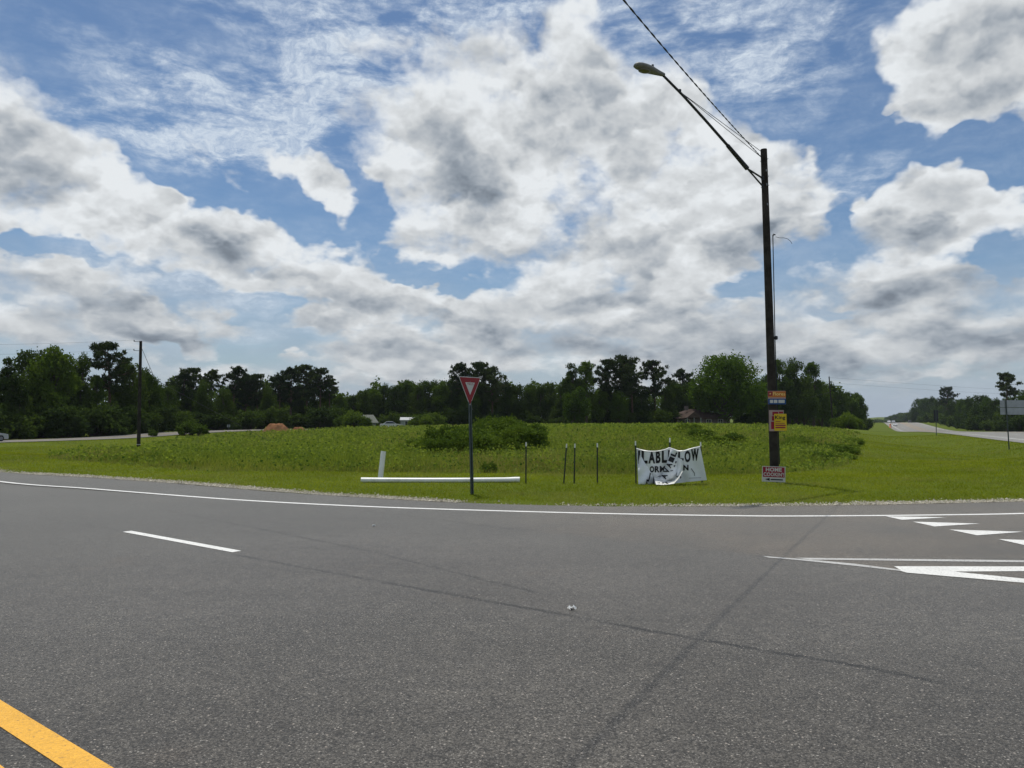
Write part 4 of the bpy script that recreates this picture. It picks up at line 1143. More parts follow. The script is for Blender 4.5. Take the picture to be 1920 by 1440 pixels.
M['red_print'] = plain('crimson_print', (0.29, 0.010, 0.032), 0.5, 0.3, var=0.08)
M['orange_print'] = plain('orange_print', (0.55, 0.18, 0.04), 0.5, 0.3, var=0.08)
M['maroon_print'] = plain('maroon_print', (0.30, 0.03, 0.04), 0.5, 0.3, var=0.08)
M['blue_print'] = plain('blue_print', (0.02, 0.08, 0.24), 0.5, 0.3, var=0.08)
M['yellow_print'] = plain('yellow_print', (0.68, 0.47, 0.015), 0.5, 0.3, var=0.08)
M['pink_print'] = plain('faded_pink_card', (0.40, 0.29, 0.27), 0.6, 0.2, var=0.1)
M['gold_print'] = plain('gold_print', (0.85, 0.66, 0.22), 0.5, 0.3, var=0.08)
M['glass'] = plain('dark_window_glass', (0.02, 0.025, 0.03), 0.08, 0.6, var=0.1)
M['rubber'] = plain('black_rubber', (0.02, 0.02, 0.02), 0.8, 0.2, var=0.1)

def GT(u, v, far=700.0):
    """where the sight line through a pixel meets the land"""
    r = np.array(ray(u, v)); ts = np.geomspace(3, far, 900)
    X, Y, Z = r[0] * ts, r[1] * ts, CAM_H + r[2] * ts
    below = Z < ground_z(X, Y)
    i = int(np.argmax(below)) if below.any() else len(ts) - 1
    a, b = ts[max(0, i - 1)], ts[i]
    for _ in range(24):
        m = (a + b) / 2
        if CAM_H + r[2] * m < gz(r[0] * m, r[1] * m): b = m
        else: a = m
    return Vector((r[0] * b, r[1] * b, gz(r[0] * b, r[1] * b)))

_glyphs = {}
def glyph(ch, bold=0.02, cuts=0):
    """flat outline mesh of a text: vertices (n, 2) scaled to a unit box, faces, width over height"""
    key = (ch, bold, cuts)
    if key in _glyphs: return _glyphs[key]
    cu = bpy.data.curves.new('text', 'FONT'); cu.body = ch; cu.size = 1.0; cu.offset = bold; cu.resolution_u = 3; cu.space_character = 1.05
    ob = bpy.data.objects.new('text', cu); COL.objects.link(ob)
    bpy.context.view_layer.update()
    me = bpy.data.meshes.new_from_object(ob.evaluated_get(bpy.context.evaluated_depsgraph_get()))
    if cuts:
        bm = bmesh.new(); bm.from_mesh(me)
        bmesh.ops.triangulate(bm, faces=bm.faces[:])
        bmesh.ops.subdivide_edges(bm, edges=bm.edges[:], cuts=cuts, use_grid_fill=True)
        bm.to_mesh(me); bm.free()
    P = np.array([v.co[:2] for v in me.vertices]); F = [tuple(p.vertices) for p in me.polygons]
    lo, hi = P.min(0), P.max(0); asp = (hi[0] - lo[0]) / (hi[1] - lo[1])
    P = (P - lo) / (hi - lo)
    bpy.data.objects.remove(ob); bpy.data.curves.remove(cu); bpy.data.meshes.remove(me)
    _glyphs[key] = (P, F, asp)
    return _glyphs[key]
def letters(mb, text, f, x0, z0, x1, z1, bold=0.02):
    """text stretched into a box of panel coordinates; f maps panel (x, z) to space"""
    P, F, _ = glyph(text, bold)
    mb.add([f(x0 + (x1 - x0) * p[0], z0 + (z1 - z0) * p[1]) for p in P], F)
def rect(mb, f, x0, z0, x1, z1):
    mb.add([f(x0, z0), f(x1, z0), f(x1, z1), f(x0, z1)], [(0, 1, 2, 3)])

# -------- street-light pole
PB = Vector(G(1453, 903)); PB.z = gz(PB.x, PB.y)
PY = PB.y
PT = Vector(AT(1432, 280, PY))
lamp = empty('street_light_pole', PB)
def rel(p): return Vector(p) - PB
ax = PT - PB
mb = MB()
n = 14
pp = [rel(PB + ax * t + Vector((0, 0, -0.4 if t == 0 else 0))) for t in np.linspace(0, 1, n)]
mb.tube(pp, [0.122 - 0.036 * i / (n - 1) for i in range(n)], 16)
mb.build('pole', M['pole_wood'], lamp)
def onpole(v):
    """point of the pole's axis at a pixel row"""
    for t in np.linspace(0, 1, 400):
        p = PB + ax * t
        vv = 720 - FOC * ((p.z - CAM_H) * math.cos(PITCH) - p.y * math.sin(PITCH)) / (p.y * math.cos(PITCH) + (p.z - CAM_H) * math.sin(PITCH))
        if vv <= v: return p
    return PT
dirv = Vector((AT(1230, 130, 18.2)[0] - PB.x, 18.2 - PB.y, 0)).normalized()
r_up = onpole(336) + dirv * 0.09; r_lo = onpole(352) + dirv * 0.09
J0 = Vector(AT(1401, 316, 20.02)); A1 = Vector(AT(1364, 272.5, 19.62)); A2 = Vector(AT(1241, 139, 18.35)); TIP = Vector(AT(1194, 123, 17.85))
arm = MB()
arm.tube([rel(J0), rel(A1)], [0.062, 0.050], 10)
arm.tube([rel(A1), rel(A1 + (A2 - A1) * .35 + Vector((0, 0, .03))), rel(A1 + (A2 - A1) * .7 + Vector((0, 0, .04))), rel(A2)], [0.036, 0.034, 0.032, 0.030], 10)
arm_o = arm.build('arm', M['dark_metal'], lamp)
mb = MB(); mb.tube([rel(r_up), rel(J0)], 0.024, 8); mb.tube([rel(r_lo), rel(J0 + (A1 - J0) * .1)], 0.022, 8)
mb.build('arm_brace', M['dark_metal'], arm_o)
mb = MB()
for q in (r_up, r_lo): mb.bevel_box(rel(q - dirv * 0.0), (0.07, 0.07, 0.12), 0.01)
mb.build('arm_bracket', M['dark_metal'], arm_o)
RT = A1 + (A2 - A1) * 0.74 + Vector((0, 0, .05))
rods = [onpole(287) + dirv * .09, onpole(298) + dirv * .10]
for q in rods:
    MB().tube([rel(RT), rel(q)], 0.0075, 6).build('stay_rod', M['dark_metal'], lamp)
MB().bevel_box(rel(RT + Vector((0, 0, .02))), (.07, .07, .07), .01).build('stay_clamp', M['dark_metal'], lamp)
# lamp head: a flattened drop swelling away from the arm
hd = (TIP - A2); hl_ = hd.length + .06; hd.normalize()
hd2 = Vector((hd.x, hd.y, hd.z * .35)).normalized()
sd = hd2.cross(Vector((0, 0, 1))).normalized(); upv = sd.cross(hd2).normalized()
st = [(-.06, .045, .045, .045), (.06, .06, .06, .06), (.16, .085, .065, .07), (.32, .13, .085, .08), (.50, .15, .085, .08), (.64, .135, .075, .07), (.72, .10, .055, .06), (.755, .03, .02, .02)]
sc = max(.75, hl_) / .755
V, F = [], []
K = 16
for (s, w, hu, hdn) in st:
    c = A2 + hd2 * s * sc
    for k in range(K):
        a = 2 * math.pi * k / K
        V.append(rel(c + sd * math.cos(a) * w + upv * (math.sin(a) * (hu if math.sin(a) > 0 else hdn))))
for i in range(len(st) - 1):
    for k in range(K): F.append((i * K + k, i * K + (k + 1) % K, (i + 1) * K + (k + 1) % K, (i + 1) * K + k))
F += [tuple(range(K - 1, -1, -1)), tuple(range((len(st) - 1) * K, len(st) * K))]
head = MB().add(V, F, True).build('lamp_head', M['lamp_grey'], lamp)
mb = MB(); c = A2 + hd2 * .50 * sc - upv * .068
V = []
for k in range(20):
    a = 2 * math.pi * k / 20; V.append(rel(c + hd2 * math.cos(a) * .17 + sd * math.sin(a) * .11))
V2 = [v - upv * .02 for v in V]; V3 = [rel(c) + (v - rel(c)) * .6 - upv * .03 for v in V]
mb.add(V + V2 + V3, [(i, (i + 1) % 20, 20 + (i + 1) % 20, 20 + i) for i in range(20)] + [(20 + i, 20 + (i + 1) % 20, 40 + (i + 1) % 20, 40 + i) for i in range(20)] + [tuple(range(40, 60))], True)
mb.build('lens', M['lens'], head)
mb = MB(); pc = A2 + hd2 * .26 * sc + upv * .10
mb.tube([rel(pc), rel(pc + upv * .05)], .028, 10)
mb.build('photocell', M['dark_metal'], head)
# hardware on the pole
for v, s in ((300, .05), (333, .04), (350, .04)):
    p = onpole(v); MB().tube([rel(p - dirv.cross(Vector((0, 0, 1))) * .13 * 1.0), rel(p + dirv.cross(Vector((0, 0, 1))) * .13)], .010, 6).build('bolt', M['grey_metal'], lamp)
for v in (322, 349, 385):
    p = onpole(v); MB().bevel_box(rel(p + Vector((.02, -.095, 0))), (.035, .02, .06), .005).build('tag_plate', M['grey_metal'], lamp)
# conduit on the side with its weatherhead and a loose wire end
c0 = onpole(640) + Vector((.125, -.02, 0)); c1 = onpole(445) + Vector((.155, -.04, 0)); cb = onpole(872) + Vector((.135, -.02, 0))
cond = MB().tube([rel(cb), rel(c0), rel(c1)], [.014, .014, .013], 8).build('conduit', M['dark_metal'], lamp)
MB().tube([rel(c1), rel(c1 + Vector((.02, 0, .05))), rel(c1 + Vector((.07, 0, .035)))], [.022, .024, .018], 8).build('weatherhead', M['dark_metal'], cond)
wv = [rel(Vector(AT(u, v, c1.y))) for u, v in ((1454, 444), (1462, 446), (1470, 446), (1477, 448), (1482, 452), (1485, 457))]
MB().tube(wv, .006, 6).build('loose_wire', M['wire'], cond)
MB().bevel_box(rel(onpole(634) + Vector((.15, -.03, 0))), (.08, .08, .10), .012).build('junction_box', M['dark_metal'], cond)
tag(lamp, 'tall wooden pole carrying a long street light arm and plastered with small signs', 'street light')
# twisted service cable from the pole over the road
q0 = rods[1] + Vector((0, 0, 0)); q1 = Vector((-15.0, -22.0, 8.3))
mb = MB()
NS = 420
for ph in (0, math.pi):
    pts = []
    for i in range(NS + 1):
        t = i / NS; p = q0 + (q1 - q0) * t; p.z -= 1.74 * math.sin(math.pi * t)
        d = (q1 - q0).normalized(); s1 = d.cross(Vector((0, 0, 1))).normalized(); s2 = s1.cross(d)
        a = ph + t * 2 * math.pi * 70
        pts.append(p + s1 * math.cos(a) * .0075 + s2 * math.sin(a) * .0075)
    mb.tube(pts, .0075, 5)
tag(mb.build('service_cable', M['wire']), 'twisted black service cable running from the pole top over the road', 'cable')

# -------- small signs stapled to the pole
def pole_sign(name, label, px, y, base, parts, rz=0.0):
    """px: left, top, right, bottom; parts: list of (name, material, builder(mb, f)) in unit panel coordinates"""
    a = Vector(AT(px[0], px[3], y)); b = Vector(AT(px[2], px[1], y))
    c = (a + b) / 2; w, h = b.x - a.x, b.z - a.z
    e = empty(name, (c.x, y, c.z), rz)
    mb = MB(); mb.box((0, 0, 0), (w, .008, h)); mb.build('panel', base, e)
    for i, (pn, pm, fn) in enumerate(parts):
        m = MB(); d = -.006 - .0015 * i
        fn(m, lambda x, z, d=d: ((x - .5) * w, d, (z - .5) * h)); m.build(pn, pm, e)
    return tag(e, label, 'sign')
pole_sign('placard', 'orange and blue placard reading Flores on the pole above the other placards', (1440, 733, 1473, 758), PY - .19, M['pink_print'], [
    ('orange_field', M['orange_print'], lambda m, f: rect(m, f, 0, .52, 1, .97)),
    ('maroon_patch', M['maroon_print'], lambda m, f: m.add([f(0, .60), f(.26, .66), f(.26, .97), f(0, .97)], [(0, 1, 2, 3)])),
    ('blue_field', M['blue_print'], lambda m, f: rect(m, f, 0, .0, 1, .42)),
    ('lettering', M['gold_print'], lambda m, f: (letters(m, 'Flores', f, .28, .66, .96, .90, .012), letters(m, '*', f, .08, .72, .18, .86, .02))),
    ('pale_print', M['sign_white'], lambda m, f: (rect(m, f, .10, .10, .28, .33), rect(m, f, .32, .10, .52, .33), rect(m, f, .58, .10, .93, .33)))])
pole_sign('placard', 'faded pink placard with red streaks tucked behind the yellow one', (1442.5, 769, 1469.5, 808.5), PY - .19, M['pink_print'], [
    ('red_print', M['red_print'], lambda m, f: (rect(m, f, .12, .1, .42, .45), rect(m, f, .18, .5, .48, .72), rect(m, f, .22, .75, .62, .92), rect(m, f, .66, .84, .95, .93)))])
pole_sign('placard', 'yellow placard reading King in black on the pole', (1452, 776, 1474.5, 807.5), PY - .215, M['yellow_print'], [
    ('lettering', M['black'], lambda m, f: letters(m, 'King', f, .06, .62, .90, .90, .03)),
    ('small_print', M['maroon_print'], lambda m, f: (rect(m, f, .10, .52, .5, .56), rect(m, f, .08, .42, .85, .46), rect(m, f, .08, .28, .92, .36), rect(m, f, .08, .14, .90, .23)))])

# -------- yard sign in front of the pole
hy0 = G(1451, 908); hz0 = gz(hy0[0], hy0[1])
a, b = Vector(AT(1429.5, 903.5, hy0[1])), Vector(AT(1472, 874.5, hy0[1]))
w, h = b.x - a.x, b.z - a.z
e = empty('yard_sign', (hy0[0], hy0[1], hz0), math.radians(-4))
zc = (a.z + b.z) / 2 - hz0
fy = lambda d: (lambda x, z: ((x - .5) * w + (z - .5) * .0, d, zc + (z - .5) * h - (x - .5) * .02))
mb = MB(); mb.box((0, 0, zc), (w, .006, h), Matrix.Rotation(.033, 3, 'Y')); mb.build('panel', M['sign_white'], e)
mb = MB(); rect(mb, fy(-.0065), .035, .30, .965, .96); mb.build('red_field', M['red_print'], e)
mb = MB(); letters(mb, 'HOME', fy(-.009), .16, .66, .84, .92, .035); letters(mb, "COOKIN'!", fy(-.009), .06, .36, .94, .61, .03); mb.build('lettering', M['sign_white'], e)
mb = MB(); f = fy(-.0075)
mb.add([f(.12, .155), f(.32, .25), f(.32, .06)], [(0, 2, 1)]); rect(mb, f, .36, .11, .88, .19); mb.build('arrow', M['black'], e)
for sx in (-.3, .3): MB().tube([(sx * w, .008, -.1), (sx * w, .008, zc + h * .3)], .004, 6).build('wire_stake', M['grey_metal'], e)
tag(e, 'small red and white yard sign reading HOME COOKIN with arrow at the pole foot', 'sign')

# -------- yield sign
yb = Vector(G(884.5, 927)); yb.z = gz(yb.x, yb.y)
yt = Vector(AT(878.5, 703, yb.y))
e = empty('yield_sign', yb)
d = yt - yb
mb = MB(); R3 = Matrix.Rotation(math.radians(52), 3, 'Z')
def channel(mb, p0, p1, rot, s=1.0):
    for (cx, cy, wx, wy) in ((0, 0, .034, .008), (-.022, -.012, .010, .030), (.022, -.012, .010, .030), (-.036, -.024, .022, .007), (.036, -.024, .022, .007)):
        P = []
        for q in (p0, p1):
            for (x, y) in ((-wx / 2, -wy / 2), (wx / 2, -wy / 2), (wx / 2, wy / 2), (-wx / 2, wy / 2)):
                P.append(Vector(q) + rot @ Vector(((cx + x) * s, (cy + y) * s, 0)))
        mb.add(P, [(0, 1, 5, 4), (1, 2, 6, 5), (2, 3, 7, 6), (3, 0, 4, 7), (4, 5, 6, 7)])
channel(mb, Vector((0, 0, -.3)), d, R3, 1.1)
mb.build('post', M['green_post'], e)
S, hS = .76, .66
ctr = Vector(AT(879, 725, yb.y)) - yb
nrm = R3 @ Vector((0, -1, 0)); rgt = R3 @ Vector((1, 0, 0))
def tri(scale, off, round_=.05):
    P = [(-S / 2, hS / 3), (S / 2, hS / 3), (0, -hS * 2 / 3)]
    out = []
    for i in range(3):
        a_, b_, c_ = Vector(P[i - 1]), Vector(P[i]), Vector(P[(i + 1) % 3])
        u1, u2 = (a_ - b_).normalized(), (c_ - b_).normalized()
        s1, s2 = b_ + u1 * round_ / scale ** .5, b_ + u2 * round_ / scale ** .5
        for k in range(5):
            t = k / 4; q = (s1 * (1 - t) + b_ * t) * (1 - t) + (b_ * (1 - t) + s2 * t) * t
            out.append(q * scale)
    return [ctr + rgt * q.x + Vector((0, 0, q.y)) + nrm * off for q in out]
F3 = [tuple(range(15))]
def solid_tri(scale, o0, o1, rnd):
    A_, B_ = tri(scale, o0, rnd), tri(scale, o1, rnd)
    return MB().add(A_ + B_, [tuple(range(15)), tuple(range(29, 14, -1))] + [(i, (i + 1) % 15, 15 + (i + 1) % 15, 15 + i) for i in range(15)])
panel = solid_tri(1.0, .034, .030, .045).build('panel', M['sign_white'], e)
solid_tri(.93, .0375, .035, .035).build('red_face', M['sign_red'], panel)
inner = solid_tri(.43, .0405, .038, .02).build('white_centre', M['sign_white'], panel)
mb = MB(); letters(mb, 'YIELD', lambda x, z: ctr + rgt * x + Vector((0, 0, z)) + nrm * .043, -.105, .035, .105, .078, .01); mb.build('lettering', M['sign_red'], panel)
for z in (.12, -.18): MB().tube([ctr + Vector((0, 0, z)) + nrm * .03, ctr + Vector((0, 0, z)) + nrm * .047], .008, 6).build('bolt', M['grey_metal'], panel)
tag(e, 'red and white triangular yield sign on a dark channel post beside the road', 'traffic sign')

# -------- steel T-posts
TP = [((986, 907), (986.5, 829), 'steel post with pale tip standing alone between the pipe end and the other posts', 0), ((1057, 906.5), (1062.5, 832), 'leaning steel post of the close pair right of the pipe', 0),
      ((1076.5, 906), (1078, 832), 'upright steel post of the close pair beside the leaning post', 0), ((1120, 906.5), (1120, 831), 'steel post standing between the close pair and the banner', 0),
      ((1192.5, 907.5), (1191.5, 827), 'steel post tied to the left end of the torn banner', 1), ((1256, 904), (1256, 821), 'steel post behind the sagging middle of the torn banner', 1), ((1316.5, 904), (1313.5, 829), 'steel post tied to the right end of the torn banner', 1)]
for (ub, vb), (ut, vt), lab, k in TP:
    p0 = Vector(G(ub, vb)); p0.z = gz(p0.x, p0.y); p1 = Vector(AT(ut, vt, p0.y))
    e = empty('fence_post', p0); dv = p1 - p0
    def tee(mb, t0, t1, s=1.0):
        for (cx, cy, wx, wy) in ((0, 0, .036, .006), (0, .018, .006, .032)):
            P = []
            for t in (t0, t1):
                q = dv * t
                P += [q + Vector(((cx + x * wx / 2) * s, (cy + y * wy / 2) * s, 0)) for x, y in ((-1, -1), (1, -1), (1, 1), (-1, 1))]
            mb.add(P, [(0, 1, 5, 4), (1, 2, 6, 5), (2, 3, 7, 6), (3, 0, 4, 7), (4, 5, 6, 7)])
    mb = MB(); tee(mb, -.2, .90)
    for i in range(12): mb.box(dv * (.08 + .066 * i) + Vector((0, -.006, 0)), (.014, .010, .012))
    mb.build('shaft', M['tpost'], e)
    mb = MB(); tee(mb, .90, 1.0, .98); mb.build('painted_tip', M['pvc'], e)
    tag(e, lab, 'fence post', 'steel posts along the verge')

# -------- torn banner
BY = G(1255, 907)[1] - .06
def Zp(x, y): return (1180 + x / 12.0, 820 + y / 12.0)
def bdepth(x, y): return BY + .045 * math.sin(x / 130.0 + y / 500.0) + .025 * math.sin(x / 61.0 - y / 170.0)
def BP(x, y, off=0.0):
    u, v = Zp(x, y); return Vector(AT(u, v, bdepth(x, y) - off))
def grid_patch(left, right, nu, nv, offf):
    """surface between two edge lines of the banner"""
    def along(L, t):
        L = np.array(L, float); c = np.concatenate([[0], np.cumsum(np.linalg.norm(np.diff(L, axis=0), axis=1))])
        return np.array([np.interp(t * c[-1], c, L[:, 0]), np.interp(t * c[-1], c, L[:, 1])])
    V, F = [], []
    for j in range(nv + 1):
        a_, b_ = along(left, j / nv), along(right, j / nv)
        for i in range(nu + 1):
            p = a_ + (b_ - a_) * i / nu
            V.append(BP(p[0], p[1], offf(i / nu, j / nv)))
    for j in range(nv):
        for i in range(nu): F.append((j * (nu + 1) + i, (j + 1) * (nu + 1) + i, (j + 1) * (nu + 1) + i + 1, j * (nu + 1) + i + 1))
    return V, F
b0 = Vector((BP(900, 1055).x, BY, gz(BP(900, 1055).x, BY)))
ban = empty('torn_banner', b0)
def bput(name, V, F, mat, smooth=True, parent=ban): return MB().add([v - b0 for v in V], F, smooth).build(name, mat, parent)
top = [(160, 245), (300, 285), (420, 303), (540, 308), (660, 300), (760, 280), (830, 258), (900, 232), (1000, 262), (1110, 300), (1180, 298), (1250, 290), (1420, 240), (1590, 200)]
bot = [(205, 1052), (400, 1058), (600, 1062), (760, 1062), (900, 1055), (1100, 1030), (1300, 1005), (1500, 985), (1745, 962)]
V, F = grid_patch(top, bot, 20, 60, lambda i, j: 0.0)
bput('banner_sheet', V, F, M['vinyl'])
# hem that lies over the top wire and catches the sun
V, F = [], []
TT = [np.array(p, float) for p in smooth_line(top, 4)]
for p in TT:
    for dy, of in ((-6, -.012), (-4, .012), (16, .022)): V.append(BP(p[0], p[1] + dy, of))
for i in range(len(TT) - 1):
    for k in range(2): F.append((3 * i + k, 3 * i + k + 1, 3 * i + k + 4, 3 * i + k + 3))
bput('top_hem', V, F, M['pvc'])
def bglyph(V, F, ch, x0, y0, x1, y1, off=.012, skew=0.0):
    P, Fc, _ = glyph(ch, .045, 2)
    k = len(V); V += [BP(x0 + (x1 - x0) * p[0] + skew * (1 - p[1]), y1 + (y0 - y1) * p[1], off) for p in P]; F += [tuple(i + k for i in f) for f in Fc]
V, F = [], []
for a_ in (('L', 275, 300, 410, 590), ('A', 430, 315, 582, 588), ('B', 597, 310, 702, 582), ('L', 732, 300, 850, 575), ('E', 872, 290, 980, 560), ('L', 1090, 305, 1222, 520), ('O', 1243, 300, 1378, 562), ('W', 1388, 252, 1562, 528),
           ('I', 196, 298, 242, 590), ('O', 458, 648, 560, 790), ('R', 572, 648, 682, 788), ('M', 686, 645, 805, 785), ('N', 1214, 620, 1332, 745)):
    bglyph(V, F, *a_)
bput('lettering', V, F, M['black'], False)
V, F = grid_patch([(236, 400), (205, 560), (192, 800), (205, 1056)], [(256, 398), (350, 575), (440, 700), (500, 830), (560, 930), (590, 1058)], 12, 24, lambda i, j: .02 + .10 * math.sin(math.pi * min(1, i * 1.0)) * (.3 + .7 * j) + .02 * math.sin(j * 14 + i * 5))
bput('folded_flap', V, F, M['vinyl'])
def strokes(name, polys, off):
    V, F = [], []
    for P in polys:
        k = len(V); V += [BP(x, y, off) for x, y in P]; F.append(tuple(range(k, k + len(P))))
    bput(name, V, F, M['black'], False)
strokes('flap_print', [[(462, 790), (486, 806), (470, 900), (440, 1000), (418, 990), (446, 890)], [(385, 945), (440, 950), (436, 985), (405, 990), (402, 1052), (378, 1052)], [(538, 870), (556, 930), (552, 1052), (520, 1052), (534, 980)]], .16)
fl = lambda i, j: .035 + .09 * math.sin(math.pi * i) ** .7 + .015 * math.sin(j * 17 + i * 3)
Lf, Rf = [(925, 262), (885, 430), (830, 600), (770, 760), (720, 880), (640, 960)], [(1105, 315), (1092, 440), (1075, 600), (1060, 790), (1000, 940), (830, 1010)]
V, F = grid_patch(Lf, Rf, 12, 26, fl)
bput('hanging_fold', V, F, M['vinyl'])
# letters of the hanging part run up the fold
V, F = [], []
d0, d1 = np.array((770., 930.)), np.array((1040., 300.)); dl = (d1 - d0) / 5; ux = dl / np.linalg.norm(dl); uy = np.array((ux[1], -ux[0])) * -1
for i, ch in enumerate('AVAIL'):
    P, Fc, _ = glyph(ch, .05, 2); k = len(V)
    for p in P:
        q = d0 + dl * (i + p[0] * .80) + uy * ((p[1] - .45) * -125)
        V.append(BP(q[0], q[1], .145))
    F += [tuple(m + k for m in f) for f in Fc]
bput('fold_lettering', V, F, M['black'], False)
strokes('fold_marks', [[(1030, 545), (1066, 535), (1060, 580), (1036, 590)], [(1000, 630), (1034, 622), (1026, 660), (1000, 668)], [(920, 745), (985, 738), (975, 756), (925, 766)], [(620, 890), (680, 862), (740, 880), (690, 880)], [(1045, 862), (1110, 885), (1100, 902), (1050, 880)], [(1140, 880), (1162, 872), (1168, 915), (1146, 930)]], .15)
V, F = grid_patch([(560, 905), (690, 930), (810, 992), (900, 985), (1000, 975), (1090, 890), (1185, 740)], [(600, 1062), (720, 1070), (800, 1068), (900, 1058), (1010, 1040), (1120, 915), (1200, 775)], 8, 30, lambda i, j: .10 + .40 * i)
bput('bottom_roll', V, F, M['pvc'])
strokes('roll_marks', [[(625, 1020), (690, 1015), (690, 1035), (640, 1035)], [(735, 1015), (780, 1020), (770, 1040), (740, 1035)], [(790, 1000), (840, 1005), (890, 1048), (850, 1056)]], .40)
V, F = grid_patch([(1075, 440), (1068, 600), (1058, 740), (1062, 860)], [(1190, 500), (1215, 620), (1195, 770), (1120, 885)], 8, 18, lambda i, j: .03 + .06 * math.sin(math.pi * i))
bput('loose_fold', V, F, M['vinyl'])
strokes('thin_marks', [[(1385, 700), (1400, 702), (1470, 800), (1460, 808)], [(1340, 915), (1620, 905), (1620, 911), (1340, 922)], [(1462, 800), (1474, 806), (1474, 868), (1464, 868)]], .012)
tag(ban, 'torn white vinyl banner with black letters sagging between three steel posts', 'banner')

# -------- plastic pipes
def hollow(mb, pts, ro, ri, n=18):
    mb.tube(pts, ro, n, caps=False); mb.tube(list(reversed(pts)), ri, n, caps=False)
pa = Vector(G(676, 905.2)); pb = Vector(G(974.5, 904.6))
za = gz(pa.x, pa.y)
e = empty('plastic_pipe', ((pa.x + pb.x) / 2, pa.y, za))
o_ = Vector(e.location)
L0 = Vector((pa.x, pa.y + .07, gz(pa.x, pa.y) + .070)) - o_; L1 = Vector((pb.x, pb.y + .07, gz(pb.x, pb.y) + .072)) - o_
dv = L1 - L0
N_ = 30; pts = [L0 + dv * i / N_ + Vector((0, 0, -.012 * math.sin(math.pi * i / N_))) for i in range(N_ + 1)]
mb = MB(); mb.tube(pts, [.068] * 28 + [.07, .077, .077], 20, caps=False); mb.tube(pts[::-1], [.070, .070, .064] + [.060] * 28, 20, caps=False)
for c, ro, ri, sgn in ((pts[0], .068, .060, -1), (pts[-1], .077, .070, 1)):
    ux_ = dv.normalized(); s1 = ux_.cross(Vector((0, 0, 1))).normalized(); s2 = s1.cross(ux_)
    V = [c + (s1 * math.cos(k * math.pi / 10) + s2 * math.sin(k * math.pi / 10)) * r_ for r_ in (ro, ri) for k in range(20)]
    mb.add(V, [(k, (k + 1) % 20, 20 + (k + 1) % 20, 20 + k) for k in range(20)])
mb.build('pipe_wall', M['pvc'], e)
tag(e, 'long white plastic pipe lying on the mown grass behind the yield sign', 'pipe')
pb0 = Vector(G(713, 899)); pb0.z = gz(pb0.x, pb0.y); pt0 = Vector(AT(719, 846, pb0.y + .05))
e = empty('pipe_stub', pb0)
dv = pt0 - pb0
mb = MB(); hollow(mb, [dv * -.15, dv * .5, dv], .072, .064)
s1 = dv.normalized().cross(Vector((0, 1, 0))).normalized(); s2 = s1.cross(dv.normalized())
V = [dv + (s1 * math.cos(k * math.pi / 9) + s2 * math.sin(k * math.pi / 9)) * r_ for r_ in (.072, .064) for k in range(18)]
mb.add(V, [(k, (k + 1) % 18, 18 + (k + 1) % 18, 18 + k) for k in range(18)])
mb.build('pipe_wall', M['pvc'], e)
tag(e, 'short white plastic pipe standing upright and leaning in the grass', 'pipe')

# -------- other poles and wires
def wood_pole(name, ub, vb, ut, vt, r0, label, base=None):
    p0 = base or GT(ub, vb); p1 = Vector(AT(ut, vt, p0.y)); d = p1 - p0
    e = empty(name, p0)
    MB().tube([d * -.05, d * .5, d], [r0, r0 * .88, r0 * .72], 10).build('pole', M['pole_wood'], e)
    return tag(e, label, 'utility pole'), p0, p1
e, p0, p1 = wood_pole('utility_pole', 259.5, 852, 264, 639.5, .115, 'short wooden utility pole standing in the field near the side road')
print('left pole', p0, p1 - p0)
d = p1 - p0
MB().tube([d * .085, d * .09], .118, 12).build('pale_band', M['sign_white'], e)
arms = []
for v in (641, 658):
    q = p0 + d * ((852 - v) / (852 - 639.5))
    tip = q - p0 + Vector((-.40, -.05, .02))
    MB().tube([q - p0, tip], .018, 6).build('insulator_bracket', M['dark_metal'], e)
    MB().tube([tip, tip + Vector((0, 0, .10))], [.035, .025], 8).build('insulator', M['lamp_grey'], e)
    arms.append(p0 + tip + Vector((0, 0, .09)))
MB().tube([p1 - p0 + Vector((0, 0, -.3)), Vector(AT(291, 712, p0.y + 4)) - p0, Vector((3.9, 16, gz(p0.x + 3.9, p0.y + 16) - p0.z))], .014, 5).build('guy_wire', M['wire'], e)
def sag(a, b, s, r, label, n=24):
    pts = [a + (b - a) * i / n - Vector((0, 0, s * math.sin(math.pi * i / n))) for i in range(n + 1)]
    return tag(MB().tube(pts, r, 5).build('power_line', M['wire']), label, 'power line', 'power lines')
for a_, vl, lab in ((arms[0], 629, 'upper power line from the short utility pole to the left'), (arms[1], 652, 'lower power line from the short utility pole to the left')):
    b_ = Vector(AT(-700, vl - 16, p0.y - 16)); sag(a_, b_, .5, .0045, lab)
e, p0, p1 = wood_pole('utility_pole', 1562, 797, 1554.5, 706, .15, 'thin distant utility pole beside the rounded bush by the highway', Vector((AT(1562, 797, 160)[0], 160, gz(AT(1562, 797, 160)[0], 160))))
MB().tube([p1 - p0 + Vector((-2.4, 4, -4.2)), (p1 - p0) * .70], .03, 5).build('guy_wire', M['wire'], e)
for dz_ in (-.2, -1.3):
    a_ = p1 + Vector((0, 0, dz_)); b_ = Vector(AT(2300, 736 + dz_ * -6, 190))
    sag(a_, b_, 1.2, .012, 'power line crossing the highway from the thin distant pole')

